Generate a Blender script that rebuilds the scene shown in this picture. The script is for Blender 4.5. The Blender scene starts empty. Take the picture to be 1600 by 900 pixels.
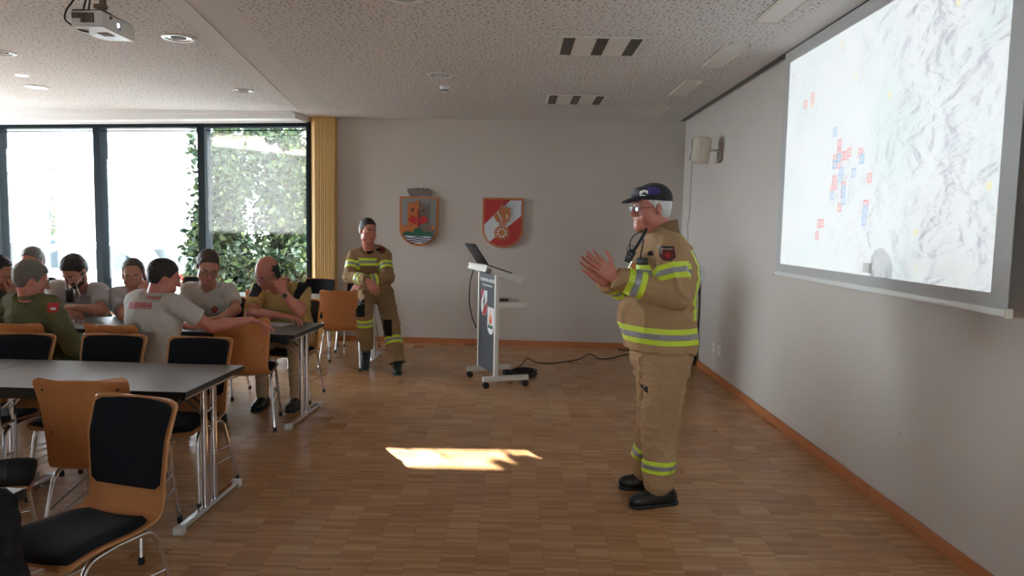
import bpy, bmesh, math, random
import numpy as np
from mathutils import Vector, Matrix
from mathutils.bvhtree import BVHTree
random.seed(4)
S = bpy.context.scene
C = S.collection
PI = math.pi
V = Vector

# ------------------------------------------------------------------ camera
EYE = np.array([0, 0, 1.57]); FPX = 1110.0
PITCH, ROLL, YAW = 0.085465, 0.0192, -0.0037475
_cy, _sy = math.cos(YAW), math.sin(YAW)
_F = np.array([_sy*math.cos(PITCH), _cy*math.cos(PITCH), -math.sin(PITCH)])
_r0 = np.array([_cy, -_sy, 0.]); _u0 = np.cross(_r0, _F)
_R = math.cos(ROLL)*_r0 + math.sin(ROLL)*_u0
_U = -math.sin(ROLL)*_r0 + math.cos(ROLL)*_u0
def at(x, y, Y):            # the point at depth Y that the photo shows at x, y
    d = (x-800)/FPX*_R - (y-450)/FPX*_U + _F
    return V(EYE + d*(Y/d[1]))
def atz(x, y, z):
    d = (x-800)/FPX*_R - (y-450)/FPX*_U + _F
    return V(EYE + d*((z-EYE[2])/d[2]))
cam = bpy.data.cameras.new('camera'); cam.sensor_width = 36; cam.lens = FPX/1600*36
co = bpy.data.objects.new('camera', cam); C.objects.link(co); S.camera = co
co.matrix_world = Matrix(((_R[0], _U[0], -_F[0], EYE[0]), (_R[1], _U[1], -_F[1], EYE[1]), (_R[2], _U[2], -_F[2], EYE[2]), (0, 0, 0, 1)))
cam.clip_end = 300

# ------------------------------------------------------------------ light
S.view_settings.view_transform = 'Standard'; S.view_settings.look = 'None'
S.view_settings.gamma = 1; S.view_settings.use_curve_mapping = False
S.view_settings.exposure = 2.33
S.cycles.max_bounces = 8; S.cycles.diffuse_bounces = 5; S.cycles.glossy_bounces = 4
S.cycles.transmission_bounces = 6; S.cycles.transparent_max_bounces = 12
S.cycles.caustics_reflective = False; S.cycles.caustics_refractive = False
S.cycles.sample_clamp_indirect = 6.0
S.cycles.use_light_tree = False
W = bpy.data.worlds.new('sky'); S.world = W; W.use_nodes = True
WN = W.node_tree.nodes; WL = W.node_tree.links
bg = WN['Background']; bg.inputs['Strength'].default_value = 8.0
bg.inputs['Color'].default_value = (0.86, 0.93, 1.0, 1)
SUN_AZ = V((-.546, .838, 0)); SUN_EL = math.radians(24)
sl = bpy.data.lights.new('sun', 'SUN'); sl.energy = 18; sl.angle = math.radians(.35); sl.color = (1, .93, .82)
so = bpy.data.objects.new('sun', sl); C.objects.link(so)
_sd = V((SUN_AZ.x*math.cos(SUN_EL), SUN_AZ.y*math.cos(SUN_EL), math.sin(SUN_EL))).normalized()
so.rotation_euler = _sd.to_track_quat('Z', 'Y').to_euler(); so.location = _sd*30

# ------------------------------------------------------------------ materials
def nmat(name, col=(.5, .5, .5), rough=.6, metal=0., spec=.5):
    m = bpy.data.materials.new(name); m.use_nodes = True
    b = m.node_tree.nodes['Principled BSDF']
    b.inputs['Base Color'].default_value = (*col, 1); b.inputs['Roughness'].default_value = rough
    b.inputs['Metallic'].default_value = metal; b.inputs['Specular IOR Level'].default_value = spec
    return m
class NT:
    def __init__(s, m): s.t = m.node_tree; s.b = s.t.nodes.get('Principled BSDF')
    def n(s, typ, **kw):
        nd = s.t.nodes.new(typ)
        for k, v in kw.items():
            if k.startswith('i_'):
                key = k[2:]; key = int(key) if key.isdigit() else key.replace('_', ' ')
                nd.inputs[key].default_value = v
            else: setattr(nd, k, v)
        return nd
    def l(s, a, b): s.t.links.new(a, b)
    def math(s, op, a, b=None, c=None):
        nd = s.t.nodes.new('ShaderNodeMath'); nd.operation = op
        for i, x in enumerate((a, b, c)):
            if x is None: continue
            if isinstance(x, (int, float)): nd.inputs[i].default_value = x
            else: s.l(x, nd.inputs[i])
        return nd.outputs[0]
    def mix(s, f, a, b):
        nd = s.t.nodes.new('ShaderNodeMix'); nd.data_type = 'RGBA'
        for i, x in ((0, f), (6, a), (7, b)):
            if isinstance(x, (int, float)): nd.inputs[i].default_value = x
            elif isinstance(x, tuple): nd.inputs[i].default_value = (*x, 1) if len(x) == 3 else x
            else: s.l(x, nd.inputs[i])
        return nd.outputs[2]
    def bump(s, h, strength=.3, dist=.01):
        nd = s.n('ShaderNodeBump'); nd.inputs['Strength'].default_value = strength; nd.inputs['Distance'].default_value = dist
        s.l(h, nd.inputs['Height']); s.l(nd.outputs[0], s.b.inputs['Normal'])
    def obj(s, scale=(1, 1, 1)):
        tc = s.n('ShaderNodeTexCoord'); mp = s.n('ShaderNodeMapping'); mp.inputs['Scale'].default_value = scale
        s.l(tc.outputs['Object'], mp.inputs[0]); return mp.outputs[0]
    def noise(s, vec, scale, detail=3, rough=.5):
        nd = s.n('ShaderNodeTexNoise'); nd.inputs['Scale'].default_value = scale; nd.inputs['Detail'].default_value = detail
        nd.inputs['Roughness'].default_value = rough; s.l(vec, nd.inputs['Vector']); return nd.outputs[0]
def varied(name, c1, c2, rough=.7, scale=8, stretch=(1, 1, 1), bump=0, bscale=200, bdist=.002, metal=0, spec=.5, sheen=0):
    m = nmat(name, c1, rough, metal, spec); t = NT(m); v = t.obj(stretch)
    t.l(t.mix(t.noise(v, scale), c1, c2), t.b.inputs['Base Color'])
    if bump: t.bump(t.noise(t.obj(), bscale, 4), bump, bdist)
    if sheen: t.b.inputs['Sheen Weight'].default_value = sheen
    return m
M = {}
M['chrome'] = varied('chrome', (.75, .75, .76), (.62, .62, .64), .16, 30, metal=1)
M['rubber'] = nmat('black_rubber', (.012, .012, .013), .6)
M['pad'] = varied('black_pad_fabric', (.004, .005, .008), (.008, .009, .013), .9, 60, bump=.5, bscale=900, bdist=.001, spec=.25)
M['wood'] = varied('beech_plywood', (.42, .16, .055), (.50, .205, .078), .38, 3, (9, 9, 1.2), spec=.4)
M['wood_edge'] = varied('plywood_edge', (.52, .27, .12), (.4, .18, .07), .5, 20, (1, 1, 1))
M['tabletop'] = varied('dark_laminate_top', (.105, .105, .108), (.125, .125, .128), .45, 40, spec=1.0)
M['tabletop'].node_tree.nodes['Principled BSDF'].inputs['IOR'].default_value = 2.0
M['table_edge'] = nmat('black_table_edge', (.012, .012, .013), .45)
M['clear_cap'] = nmat('grey_plastic_cap', (.55, .55, .53), .35)
M['base_wood'] = varied('stained_baseboard_wood', (.40, .12, .035), (.52, .19, .07), .4, 4, (1.2, 1.2, 14))
M['white_metal'] = varied('off_white_powder_coat', (.62, .60, .55), (.66, .64, .59), .45, 20)
M['white_plastic'] = varied('white_plastic', (.70, .70, .68), (.74, .74, .72), .4, 20)
M['cream_plastic'] = varied('cream_plastic', (.60, .55, .46), (.64, .59, .50), .5, 20)
M['dark_plastic'] = varied('dark_plastic', (.012, .013, .015), (.02, .02, .022), .4, 50)
M['lectern_panel'] = varied('anthracite_panel', (.028, .032, .042), (.036, .04, .05), .5, 30)
M['frame_dark'] = varied('anthracite_window_frame', (.010, .014, .017), (.014, .018, .021), .7, 20, spec=.08)
M['red'] = varied('red_paint', (.42, .012, .014), (.5, .02, .02), .5, 14)
M['white'] = varied('white_paint', (.68, .70, .74), (.55, .57, .6), .6, 14)
M['orange_wood'] = varied('orange_brown_wood', (.50, .155, .035), (.42, .12, .028), .45, 18)
M['grey_relief'] = varied('grey_relief_paint', (.20, .20, .20), (.27, .27, .27), .7, 30)
M['dark_relief'] = nmat('dark_relief_paint', (.03, .022, .02), .7)
M['brown_grey'] = varied('brown_grey_paint', (.16, .12, .10), (.2, .15, .12), .7, 30)
M['green_paint'] = varied('green_paint', (.012, .09, .055), (.02, .12, .07), .6, 20)
M['blue_paint'] = nmat('navy_paint', (.012, .015, .055), .6)
M['paper'] = varied('white_paper', (.8, .8, .8), (.76, .76, .77), .7, 9)
M['skin'] = varied('skin', (.46, .20, .135), (.52, .25, .17), .5, 22, bump=.15, bscale=160, bdist=.002)
M['skin_red'] = varied('ruddy_skin', (.48, .165, .12), (.54, .21, .15), .5, 22, bump=.2, bscale=140, bdist=.002)
M['skin_brown'] = varied('tanned_skin', (.34, .135, .085), (.40, .17, .11), .5, 22, bump=.15, bscale=160, bdist=.002)
for k in ('skin', 'skin_red', 'skin_brown'):
    b_ = M[k].node_tree.nodes['Principled BSDF']; b_.inputs['Subsurface Weight'].default_value = .08; b_.inputs['Subsurface Radius'].default_value = (.012, .005, .003)
M['lip'] = nmat('lip', (.40, .12, .09), .45)
M['eye'] = nmat('eye_white', (.6, .58, .55), .2)
M['iris'] = nmat('iris', (.03, .025, .02), .2)
M['glass_lens'] = nmat('lens', (.75, .8, .85), .05)
M['glass_lens'].node_tree.nodes['Principled BSDF'].inputs['Transmission Weight'].default_value = 1
M['glass_lens'].node_tree.nodes['Principled BSDF'].inputs['IOR'].default_value = 1.05
def hairm(name, c1, c2): return varied(name, c1, c2, .6, 14, (8, 8, 1.5), bump=.9, bscale=130, bdist=.006)
M['hair_white'] = hairm('white_hair', (.55, .56, .57), (.7, .71, .72))
M['hair_grey'] = hairm('grey_hair', (.085, .078, .066), (.20, .19, .165))
M['hair_brown'] = hairm('brown_hair', (.035, .02, .013), (.07, .042, .026))
M['hair_dark'] = hairm('dark_hair', (.010, .008, .008), (.024, .018, .016))
def cloth(name, c1, c2, weave=700, wr=.9, scale=5):
    m = nmat(name, c1, .85, spec=.2); t = NT(m); v = t.obj()
    t.l(t.mix(t.noise(v, scale, 4), c1, c2), t.b.inputs['Base Color'])
    h = t.math('ADD', t.math('MULTIPLY', t.noise(v, weave, 2), .12), t.noise(t.obj((1, 1, 1.7)), 16, 5, .6))
    t.bump(h, wr, .02); return m
M['fire_tan'] = cloth('tan_fire_fabric', (.40, .25, .125), (.47, .30, .16))
M['fire_brown'] = cloth('brown_fire_fabric', (.27, .165, .08), (.32, .20, .10))
M['pants_tan'] = cloth('tan_trouser_fabric', (.42, .27, .145), (.50, .33, .185))
M['polo'] = cloth('light_grey_pique', (.50, .475, .435), (.56, .53, .49), 900, .6)
M['polo_grey'] = cloth('cool_grey_pique', (.42, .42, .43), (.49, .49, .49), 900, .6)
M['polo_tan'] = cloth('tan_pique', (.44, .28, .10), (.50, .33, .125), 900, .5)
M['olive'] = cloth('olive_jumper', (.10, .105, .048), (.13, .135, .066), 500, .35)
M['black_cloth'] = cloth('black_cloth', (.010, .010, .012), (.016, .016, .018))
M['navy_cloth'] = cloth('navy_cloth', (.012, .014, .022), (.02, .022, .032))
M['brown_jumper'] = cloth('dark_olive_shirt', (.05, .05, .03), (.07, .07, .04))
M['yellow'] = varied('fluorescent_yellow', (.62, .78, .05), (.54, .68, .04), .5, 30)
M['silver'] = varied('reflective_silver', (.22, .22, .24), (.30, .30, .32), .35, 25)
M['red_print'] = nmat('red_print', (.62, .02, .05), .6)
M['badge_red'] = varied('badge_red', (.16, .018, .012), (.12, .01, .01), .7, 60)
M['purple'] = varied('purple_light_tint', (.022, .012, .10), (.035, .02, .15), .7, 20)
M['orange'] = nmat('orange_plastic', (.8, .22, .05), .4)
M['shoe'] = varied('black_leather', (.010, .010, .010), (.02, .019, .018), .45, 20, bump=.2, bscale=60)
M['shoe_green'] = varied('dark_teal_leather', (.012, .022, .024), (.02, .035, .035), .5, 20, bump=.2, bscale=60)
M['sole'] = nmat('teal_sole', (.03, .09, .07), .6)

# ------------------------------------------------------------------ mesh helpers
def link(me, name, mats=(), parent=None, smooth=False, loc=None):
    for m in (mats if isinstance(mats, (list, tuple)) else [mats]): me.materials.append(m)
    if smooth: me.polygons.foreach_set('use_smooth', [True]*len(me.polygons))
    o = bpy.data.objects.new(name, me); C.objects.link(o)
    if parent is not None:
        o.parent = parent
    if loc is not None: o.location = loc
    return o
def obj(name, bm, mats, parent=None, smooth=False, world=False):
    me = bpy.data.meshes.new(name)
    if world and parent is not None: bm.transform(parent.matrix_basis.inverted())
    bm.normal_update(); bm.to_mesh(me); bm.free()
    o = link(me, name, mats, parent, smooth)
    return o
def auto(o, ang=35):
    me = o.data; me.polygons.foreach_set('use_smooth', [True]*len(me.polygons))
    me.set_sharp_from_angle(angle=math.radians(ang)); return o
def empty(name, loc, rz=0.):
    o = bpy.data.objects.new(name, None); C.objects.link(o); o.location = loc; o.rotation_euler = (0, 0, rz); o.empty_display_size = .1
    return o
def setp(o, label=None, cat=None, group=None, kind=None):
    if label: o['label'] = label
    if cat: o['category'] = cat
    if group: o['group'] = group
    if kind: o['kind'] = kind
    return o
def thing(name, label, cat, loc=(0, 0, 0), rz=0., group=None): return setp(empty(name, loc, rz), label, cat, group)
def struct(name, bm, m, label=None):
    o = obj(name, bm, m); o['kind'] = 'structure'
    if label: o['label'] = label
    return o
def box(bm, a, b, bev=0, mi=0, M4=None):
    a = V(a); b = V(b); c = (a+b)/2; d = V((abs(b.x-a.x), abs(b.y-a.y), abs(b.z-a.z)))
    tb = bmesh.new(); bmesh.ops.create_cube(tb, size=1)
    for v in tb.verts: v.co = V((v.co.x*d.x, v.co.y*d.y, v.co.z*d.z))+c
    if bev: bmesh.ops.bevel(tb, geom=tb.edges[:]+tb.verts[:], offset=bev, segments=2, affect='EDGES', profile=.5)
    for f in tb.faces: f.material_index = mi
    merge(bm, tb, M4)
def merge(bm, tb, M4=None):
    if M4 is not None: tb.transform(M4)
    me = bpy.data.meshes.new('tmp'); tb.to_mesh(me); tb.free(); bm.from_mesh(me); bpy.data.meshes.remove(me)
def tube(bm, pts, r, seg=10, mi=0, cap=True, radii=None):
    pts = [V(p) for p in pts]; n = len(pts); rings = []
    up = None
    for i, p in enumerate(pts):
        d = (pts[min(i+1, n-1)]-pts[max(i-1, 0)]).normalized()
        if up is None:
            up = d.orthogonal().normalized()
        else:
            up = (up - d*up.dot(d)).normalized()
        s = d.cross(up); rr = radii[i] if radii else r
        rings.append([bm.verts.new(p+(up*math.cos(2*PI*k/seg)+s*math.sin(2*PI*k/seg))*rr) for k in range(seg)])
    for i in range(n-1):
        for k in range(seg):
            f = bm.faces.new((rings[i][k], rings[i+1][k], rings[i+1][(k+1) % seg], rings[i][(k+1) % seg])); f.material_index = mi
    if cap:
        f = bm.faces.new(rings[0]); f.material_index = mi
        f = bm.faces.new(rings[-1][::-1]); f.material_index = mi
def bend(pts, r=.05, n=6):       # round the corners of a polyline
    pts = [V(p) for p in pts]; out = [pts[0]]
    for i in range(1, len(pts)-1):
        a, b, c = pts[i-1], pts[i], pts[i+1]
        q = min(r, (b-a).length*.45, (c-b).length*.45); p0 = b+(a-b).normalized()*q; p1 = b+(c-b).normalized()*q
        for k in range(n+1):
            t = k/n; out.append(p0*(1-t)**2+b*2*t*(1-t)+p1*t*t)
    out.append(pts[-1]); return out
def cyl(bm, p0, p1, r, seg=24, mi=0, r1=None):
    tube(bm, [p0, p1], r, seg, mi, True, [r, r if r1 is None else r1])
def lathe(bm, prof, c=(0, 0, 0), seg=32, mi=0, M4=None):
    tb = bmesh.new(); rings = []
    for (r, z) in prof:
        rings.append([tb.verts.new((r*math.cos(2*PI*k/seg), r*math.sin(2*PI*k/seg), z)) for k in range(seg)] if r > 1e-5 else [tb.verts.new((0, 0, z))])
    for a, b in zip(rings, rings[1:]):
        for k in range(seg):
            k2 = (k+1) % seg
            if len(a) == 1 and len(b) == 1: continue
            if len(a) == 1: f = tb.faces.new((a[0], b[k2], b[k]))
            elif len(b) == 1: f = tb.faces.new((a[k], a[k2], b[0]))
            else: f = tb.faces.new((a[k], a[k2], b[k2], b[k]))
            f.material_index = mi
    bmesh.ops.recalc_face_normals(tb, faces=tb.faces[:])
    tb.transform((M4 if M4 is not None else Matrix.Identity(4)) @ Matrix.Translation(c) if M4 is not None else Matrix.Translation(c))
    merge(bm, tb)
def prism(bm, poly, y0, y1, mi=0, plane='xz', M4=None):   # closed polygon extruded through its plane's normal
    tb = bmesh.new()
    def P(u, w, h): return (u, h, w) if plane == 'xz' else ((u, w, h) if plane == 'xy' else (h, u, w))
    a = [tb.verts.new(P(u, w, y0)) for u, w in poly]; b = [tb.verts.new(P(u, w, y1)) for u, w in poly]
    tb.faces.new(a); tb.faces.new(b[::-1]); n = len(poly)
    for i in range(n): tb.faces.new((a[i], a[(i+1) % n], b[(i+1) % n], b[i]))
    bmesh.ops.recalc_face_normals(tb, faces=tb.faces[:])
    for f in tb.faces: f.material_index = mi
    merge(bm, tb, M4)
def copy_tree(o, parent=None):
    c = o.copy(); C.objects.link(c)
    if parent is not None: c.parent = parent
    for ch in list(o.children): copy_tree(ch, c)
    return c

# ------------------------------------------------------------------ room shell
CEIL = 2.96; XR = 2.155
BW0, BW1 = V((-2.40, 9.52, 0)), V((XR, 9.27, 0))          # back wall ends
WD = V((-.986, .167, 0)); WN3 = V((.167, .986, 0))         # window wall direction and outward normal
WW0 = V((-2.72, 9.50, 0))
LX = -9.0; YB = -3.2

fm = nmat('mosaic_parquet', (.4, .2, .1), .3, spec=.45); t = NT(fm)
tc = t.n('ShaderNodeTexCoord'); sp = t.n('ShaderNodeSeparateXYZ'); t.l(tc.outputs['Object'], sp.inputs[0])
X, Y = sp.outputs[0], sp.outputs[1]
col = t.math('FLOOR', t.math('DIVIDE', X, .162))
wn0 = t.n('ShaderNodeTexWhiteNoise', noise_dimensions='1D'); t.l(col, wn0.inputs['W'])
yo = t.math('ADD', Y, t.math('MULTIPLY', t.math('FLOOR', t.math('MULTIPLY', wn0.outputs[0], 6)), .0233))
blk = t.math('FLOOR', t.math('DIVIDE', yo, .163)); stp = t.math('FLOOR', t.math('DIVIDE', yo, .0233))
def wn2(a, b, k=0):
    cb = t.n('ShaderNodeCombineXYZ'); t.l(a, cb.inputs[0]); t.l(b, cb.inputs[1]); cb.inputs[2].default_value = k
    w = t.n('ShaderNodeTexWhiteNoise', noise_dimensions='3D'); t.l(cb.outputs[0], w.inputs['Vector']); return w.outputs[0]
val = t.math('ADD', t.math('MULTIPLY', wn2(col, blk), .27), t.math('MULTIPLY', wn2(col, stp, 3), .53))
gm = t.n('ShaderNodeMapping', i_Scale=(3, 60, 1)); t.l(tc.outputs['Object'], gm.inputs[0])
val = t.math('ADD', val, t.math('MULTIPLY', t.noise(gm.outputs[0], 3, 4), .2))
cr = t.n('ShaderNodeValToRGB'); t.l(val, cr.inputs[0]); e = cr.color_ramp.elements
e[0].position = .05; e[0].color = (.31, .14, .055, 1); e[1].position = .98; e[1].color = (.60, .37, .18, 1)
x_ = cr.color_ramp.elements.new(.52); x_.color = (.45, .235, .103, 1)
# joints
fx = t.math('ABSOLUTE', t.math('SUBTRACT', t.math('FRACT', t.math('DIVIDE', X, .162)), .5))
fy = t.math('ABSOLUTE', t.math('SUBTRACT', t.math('FRACT', t.math('DIVIDE', yo, .0233)), .5))
jt = t.math('MAXIMUM', t.math('GREATER_THAN', fx, .494), t.math('GREATER_THAN', fy, .465))
t.l(t.mix(t.math('MULTIPLY', jt, .45), cr.outputs[0], (.08, .03, .012)), t.b.inputs['Base Color'])
t.l(t.math('ADD', .27, t.math('MULTIPLY', wn2(col, blk, 7), .13)), t.b.inputs['Roughness'])
t.bump(t.math('ADD', t.math('MULTIPLY', jt, -.5), t.math('MULTIPLY', wn2(col, stp, 9), .25)), .12, .001)
M['floor'] = fm
bm = bmesh.new(); box(bm, (LX-.3, YB-.3, -.2), (XR+.2, 9.6, 0)); 
for q in [0]:
    prism(bm, [(-2.3, 9.55), (-2.3, 9.62), (-2.9, 9.75), (LX-.3, 10.85), (LX-.3, 9.55)], -.2, 0, plane='xy')
struct('floor', bm, fm)

wm = nmat('plaster_wall', (.53, .48, .445), .85, spec=.2); t = NT(wm); v = t.obj()
c = t.mix(t.noise(v, 1.3, 4), (.52, .475, .435), (.58, .53, .49))
vo = t.n('ShaderNodeTexVoronoi', i_Scale=2.3); t.l(v, vo.inputs['Vector'])
pit = t.math('LESS_THAN', vo.outputs['Distance'], .022)
t.l(t.mix(t.math('MULTIPLY', pit, .45), c, (.2, .18, .16)), t.b.inputs['Base Color'])
t.bump(t.math('ADD', t.noise(v, 75, 5, .65), t.math('MULTIPLY', pit, -.8)), .45, .006)
M['wall'] = wm
def wall(name, a, b, z0, z1, th, m=wm):        # slab from a to b, thickness on the left of a->b
    d = (b-a).normalized(); n = V((-d.y, d.x, 0))*th; bm = bmesh.new()
    prism(bm, [(a.x, a.y), (b.x, b.y), (b.x+n.x, b.y+n.y), (a.x+n.x, a.y+n.y)], z0, z1, plane='xy'); return struct(name, bm, m)
wall('wall_back', BW0, BW1, 0, CEIL+.1, .25)
bm = bmesh.new(); box(bm, (XR, YB-.2, 0), (XR+.2, 9.6, CEIL+.1)); struct('wall_right', bm, wm)
LWY = [(6.6, 9.9)]                              # unseen wide left window, added to balance the daylight on the walls
bm = bmesh.new(); box(bm, (LX-.2, YB, 0), (LX, 10.6, .35)); box(bm, (LX-.2, YB, 2.8), (LX, 10.6, CEIL+.4))
for a_, b_ in ((YB, 6.6), (9.9, 10.6)): box(bm, (LX-.2, a_, .35), (LX, b_, 2.8))
struct('wall_left', bm, wm)
FW = (-.1, 1.3, 1.2, 2.2)                                  # unseen window behind the camera, added so daylight reaches the back wall
bm = bmesh.new(); box(bm, (LX-.2, YB-.2, 0), (FW[0], YB, CEIL+.25)); box(bm, (FW[1], YB-.2, 0), (XR, YB, CEIL+.25)); box(bm, (FW[0], YB-.2, 0), (FW[1], YB, FW[2])); box(bm, (FW[0], YB-.2, FW[3]), (FW[1], YB, CEIL+.25)); struct('wall_front', bm, wm)
bd = (BW1-BW0).normalized(); bn = V((bd.y, -bd.x, 0))
bm = bmesh.new()
prism(bm, [(BW0.x, BW0.y), (BW1.x, BW1.y), (BW1.x+bn.x*.018, BW1.y+bn.y*.018), (BW0.x+bn.x*.018, BW0.y+bn.y*.018)], 0, .07, plane='xy')
struct('baseboard_back', bm, M['base_wood'])
bm = bmesh.new(); y = YB
while y < 9.25:
    y2 = min(y+2.45, 9.25); box(bm, (XR-.018, y+.0015, 0), (XR, y2-.0015, .07), .003); y = y2
struct('baseboard_right', bm, M['base_wood'])

# ceiling: flat part on the right, slightly tilted part on the left of a skewed crease
C0, C1 = V((-1.05, YB, 0)), V((-2.79, 9.48, 0))
def crx(y): return C0.x+(C1.x-C0.x)*(y-C0.y)/(C1.y-C0.y)
cm = nmat('perforated_ceiling', (.6, .58, .57), .9, spec=.1); t = NT(cm); tc = t.n('ShaderNodeTexCoord')
sp = t.n('ShaderNodeSeparateXYZ'); t.l(tc.outputs['Object'], sp.inputs[0])
mp = t.n('ShaderNodeMapping', i_Scale=(1, 1, 0)); t.l(tc.outputs['Object'], mp.inputs[0])
vo = t.n('ShaderNodeTexVoronoi', i_Scale=24, i_Randomness=.85, voronoi_dimensions='2D'); t.l(mp.outputs[0], vo.inputs['Vector'])
sz = t.n('ShaderNodeSeparateXYZ'); t.l(vo.outputs['Color'], sz.inputs[0])
dot = t.math('LESS_THAN', vo.outputs['Distance'], t.math('ADD', .10, t.math('MULTIPLY', sz.outputs[0], .12)))
dx = (C1.x-C0.x)/(C1.y-C0.y)
dc = t.math('ABSOLUTE', t.math('SUBTRACT', sp.outputs[0], t.math('ADD', C0.x-dx*C0.y, t.math('MULTIPLY', sp.outputs[1], dx))))
right_side = t.math('GREATER_THAN', sp.outputs[0], t.math('ADD', C0.x-dx*C0.y, t.math('MULTIPLY', sp.outputs[1], dx)))
ok = t.math('GREATER_THAN', t.math('SUBTRACT', dc, t.math('MULTIPLY', right_side, .14)), .14)
ok = t.math('MULTIPLY', ok, t.math('LESS_THAN', sp.outputs[0], 1.86))
wdist = t.math('ADD', t.math('MULTIPLY', sp.outputs[0], WN3.x), t.math('MULTIPLY', sp.outputs[1], WN3.y))
ok = t.math('MULTIPLY', ok, t.math('LESS_THAN', wdist, WW0.dot(WN3)-.52))
t.l(t.mix(t.math('MULTIPLY', dot, t.math('MULTIPLY', ok, .8)), (.67, .665, .665), (.12, .115, .115)), t.b.inputs['Base Color'])
M['ceiling'] = cm
M['plain_ceiling'] = varied('plain_white_ceiling', (.68, .68, .68), (.71, .71, .71), .9, 3)
bm = bmesh.new()
prism(bm, [(C0.x, C0.y), (XR+.1, YB), (XR+.1, 9.6), (-2.3, 9.75), (C1.x+.2*(C1.x-C0.x)/(C1.y-C0.y), C1.y+.2)], CEIL, CEIL+.3, plane='xy')
tl = bmesh.new(); tilt = .03
w1 = WW0+WD*6.6
qs = [V((C0.x, C0.y, CEIL)), V((C1.x, C1.y, CEIL)), V((LX-.1, 10.55, 0)), V((LX-.1, YB, 0))]
for q in qs[2:]: q.z = CEIL+.018*abs((q-V((C0.x, C0.y, 0))).cross((C1-C0).normalized()).z)
lo = [tl.verts.new(q) for q in qs]; hi = [tl.verts.new(q+V((0, 0, .3))) for q in qs]
tl.faces.new(lo); tl.faces.new(hi[::-1])
for i in range(4): tl.faces.new((lo[i], lo[(i+1) % 4], hi[(i+1) % 4], hi[i]))
bmesh.ops.recalc_face_normals(tl, faces=tl.faces[:]); merge(bm, tl)
struct('ceiling', bm, cm)
# plain fascia in front of the window head, with a curtain rail groove
def wpt(s, n, z): p = WW0+WD*s-WN3*n; return V((p.x, p.y, z))
def wbox(bm, s0, s1, n0, n1, z0, z1, mi=0):
    poly = [wpt(s0, n0, 0), wpt(s1, n0, 0), wpt(s1, n1, 0), wpt(s0, n1, 0)]
    prism(bm, [(p.x, p.y) for p in poly], z0, z1, mi, plane='xy')
bm = bmesh.new(); wbox(bm, 0.02, 6.4, -.2, .42, 2.885, 3.2); wbox(bm, .02, 6.4, .42, .50, 2.945, 3.2)
wbox(bm, .02, 6.4, .10, .12, 2.875, 2.886); wbox(bm, .02, 6.4, .2, .22, 2.875, 2.886)
struct('trim_1', bm, M['plain_ceiling'], 'white curtain rail fascia above the windows')
# dark groove where the screen comes out of the ceiling
bm = bmesh.new(); cdir = (C1-C0).normalized(); cn_ = V((cdir.y, -cdir.x, 0))
prism(bm, [((C0-cn_*.016).x, (C0-cn_*.016).y), ((C0+cn_*.004).x, (C0+cn_*.004).y), ((C1+cn_*.004).x, (C1+cn_*.004).y), ((C1-cn_*.016).x, (C1-cn_*.016).y)], CEIL-.0045, CEIL+.01, plane='xy')
struct('trim_4', bm, M['plain_ceiling'], 'white bead along the skewed crease of the ceiling')
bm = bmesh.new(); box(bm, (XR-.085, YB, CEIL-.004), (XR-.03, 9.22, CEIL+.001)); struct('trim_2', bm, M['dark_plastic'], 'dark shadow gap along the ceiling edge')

# windows
HEAD = 2.865
gl = bpy.data.materials.new('window_glass'); gl.use_nodes = True; nt = gl.node_tree; nt.nodes.clear()
o_ = nt.nodes.new('ShaderNodeOutputMaterial'); tr = nt.nodes.new('ShaderNodeBsdfTransparent'); gs = nt.nodes.new('ShaderNodeBsdfGlossy')
lw = nt.nodes.new('ShaderNodeLayerWeight'); pw_ = nt.nodes.new('ShaderNodeMath'); pw_.operation = 'POWER'; pw_.inputs[1].default_value = 4
ml = nt.nodes.new('ShaderNodeMath'); ml.operation = 'MULTIPLY_ADD'; ml.inputs[1].default_value = .5; ml.inputs[2].default_value = .04
nt.links.new(lw.outputs['Facing'], pw_.inputs[0]); nt.links.new(pw_.outputs[0], ml.inputs[0]); fr = ml; mx = nt.nodes.new('ShaderNodeMixShader'); gs.inputs['Roughness'].default_value = .02
tr.inputs[0].default_value = (.93, .96, .96, 1)
nt.links.new(fr.outputs[0], mx.inputs[0]); nt.links.new(tr.outputs[0], mx.inputs[1]); nt.links.new(gs.outputs[0], mx.inputs[2]); nt.links.new(mx.outputs[0], o_.inputs[0])
# hazed glass: pale reflection haze put in as a cloudy scattering film
gd = gl.copy(); gd.name = 'hazy_window_glass'; nt = gd.node_tree
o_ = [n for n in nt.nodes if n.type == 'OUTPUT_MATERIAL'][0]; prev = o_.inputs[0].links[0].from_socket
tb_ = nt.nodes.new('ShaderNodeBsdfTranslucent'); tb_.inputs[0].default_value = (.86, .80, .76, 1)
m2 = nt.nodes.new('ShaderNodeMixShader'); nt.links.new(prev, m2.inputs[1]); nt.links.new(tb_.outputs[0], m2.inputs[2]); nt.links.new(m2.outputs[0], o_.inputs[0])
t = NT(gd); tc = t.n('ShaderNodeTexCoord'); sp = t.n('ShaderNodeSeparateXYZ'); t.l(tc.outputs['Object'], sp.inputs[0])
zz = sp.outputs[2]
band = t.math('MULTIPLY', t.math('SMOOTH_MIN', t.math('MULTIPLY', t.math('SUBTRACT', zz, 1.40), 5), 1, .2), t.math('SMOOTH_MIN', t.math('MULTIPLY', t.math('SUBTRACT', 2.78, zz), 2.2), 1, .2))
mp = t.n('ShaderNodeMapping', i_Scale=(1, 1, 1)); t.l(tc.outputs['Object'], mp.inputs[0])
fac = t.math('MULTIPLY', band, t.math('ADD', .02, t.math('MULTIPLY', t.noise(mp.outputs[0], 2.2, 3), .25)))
fac = t.n('ShaderNodeClamp').inputs[0].node if False else fac
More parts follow.
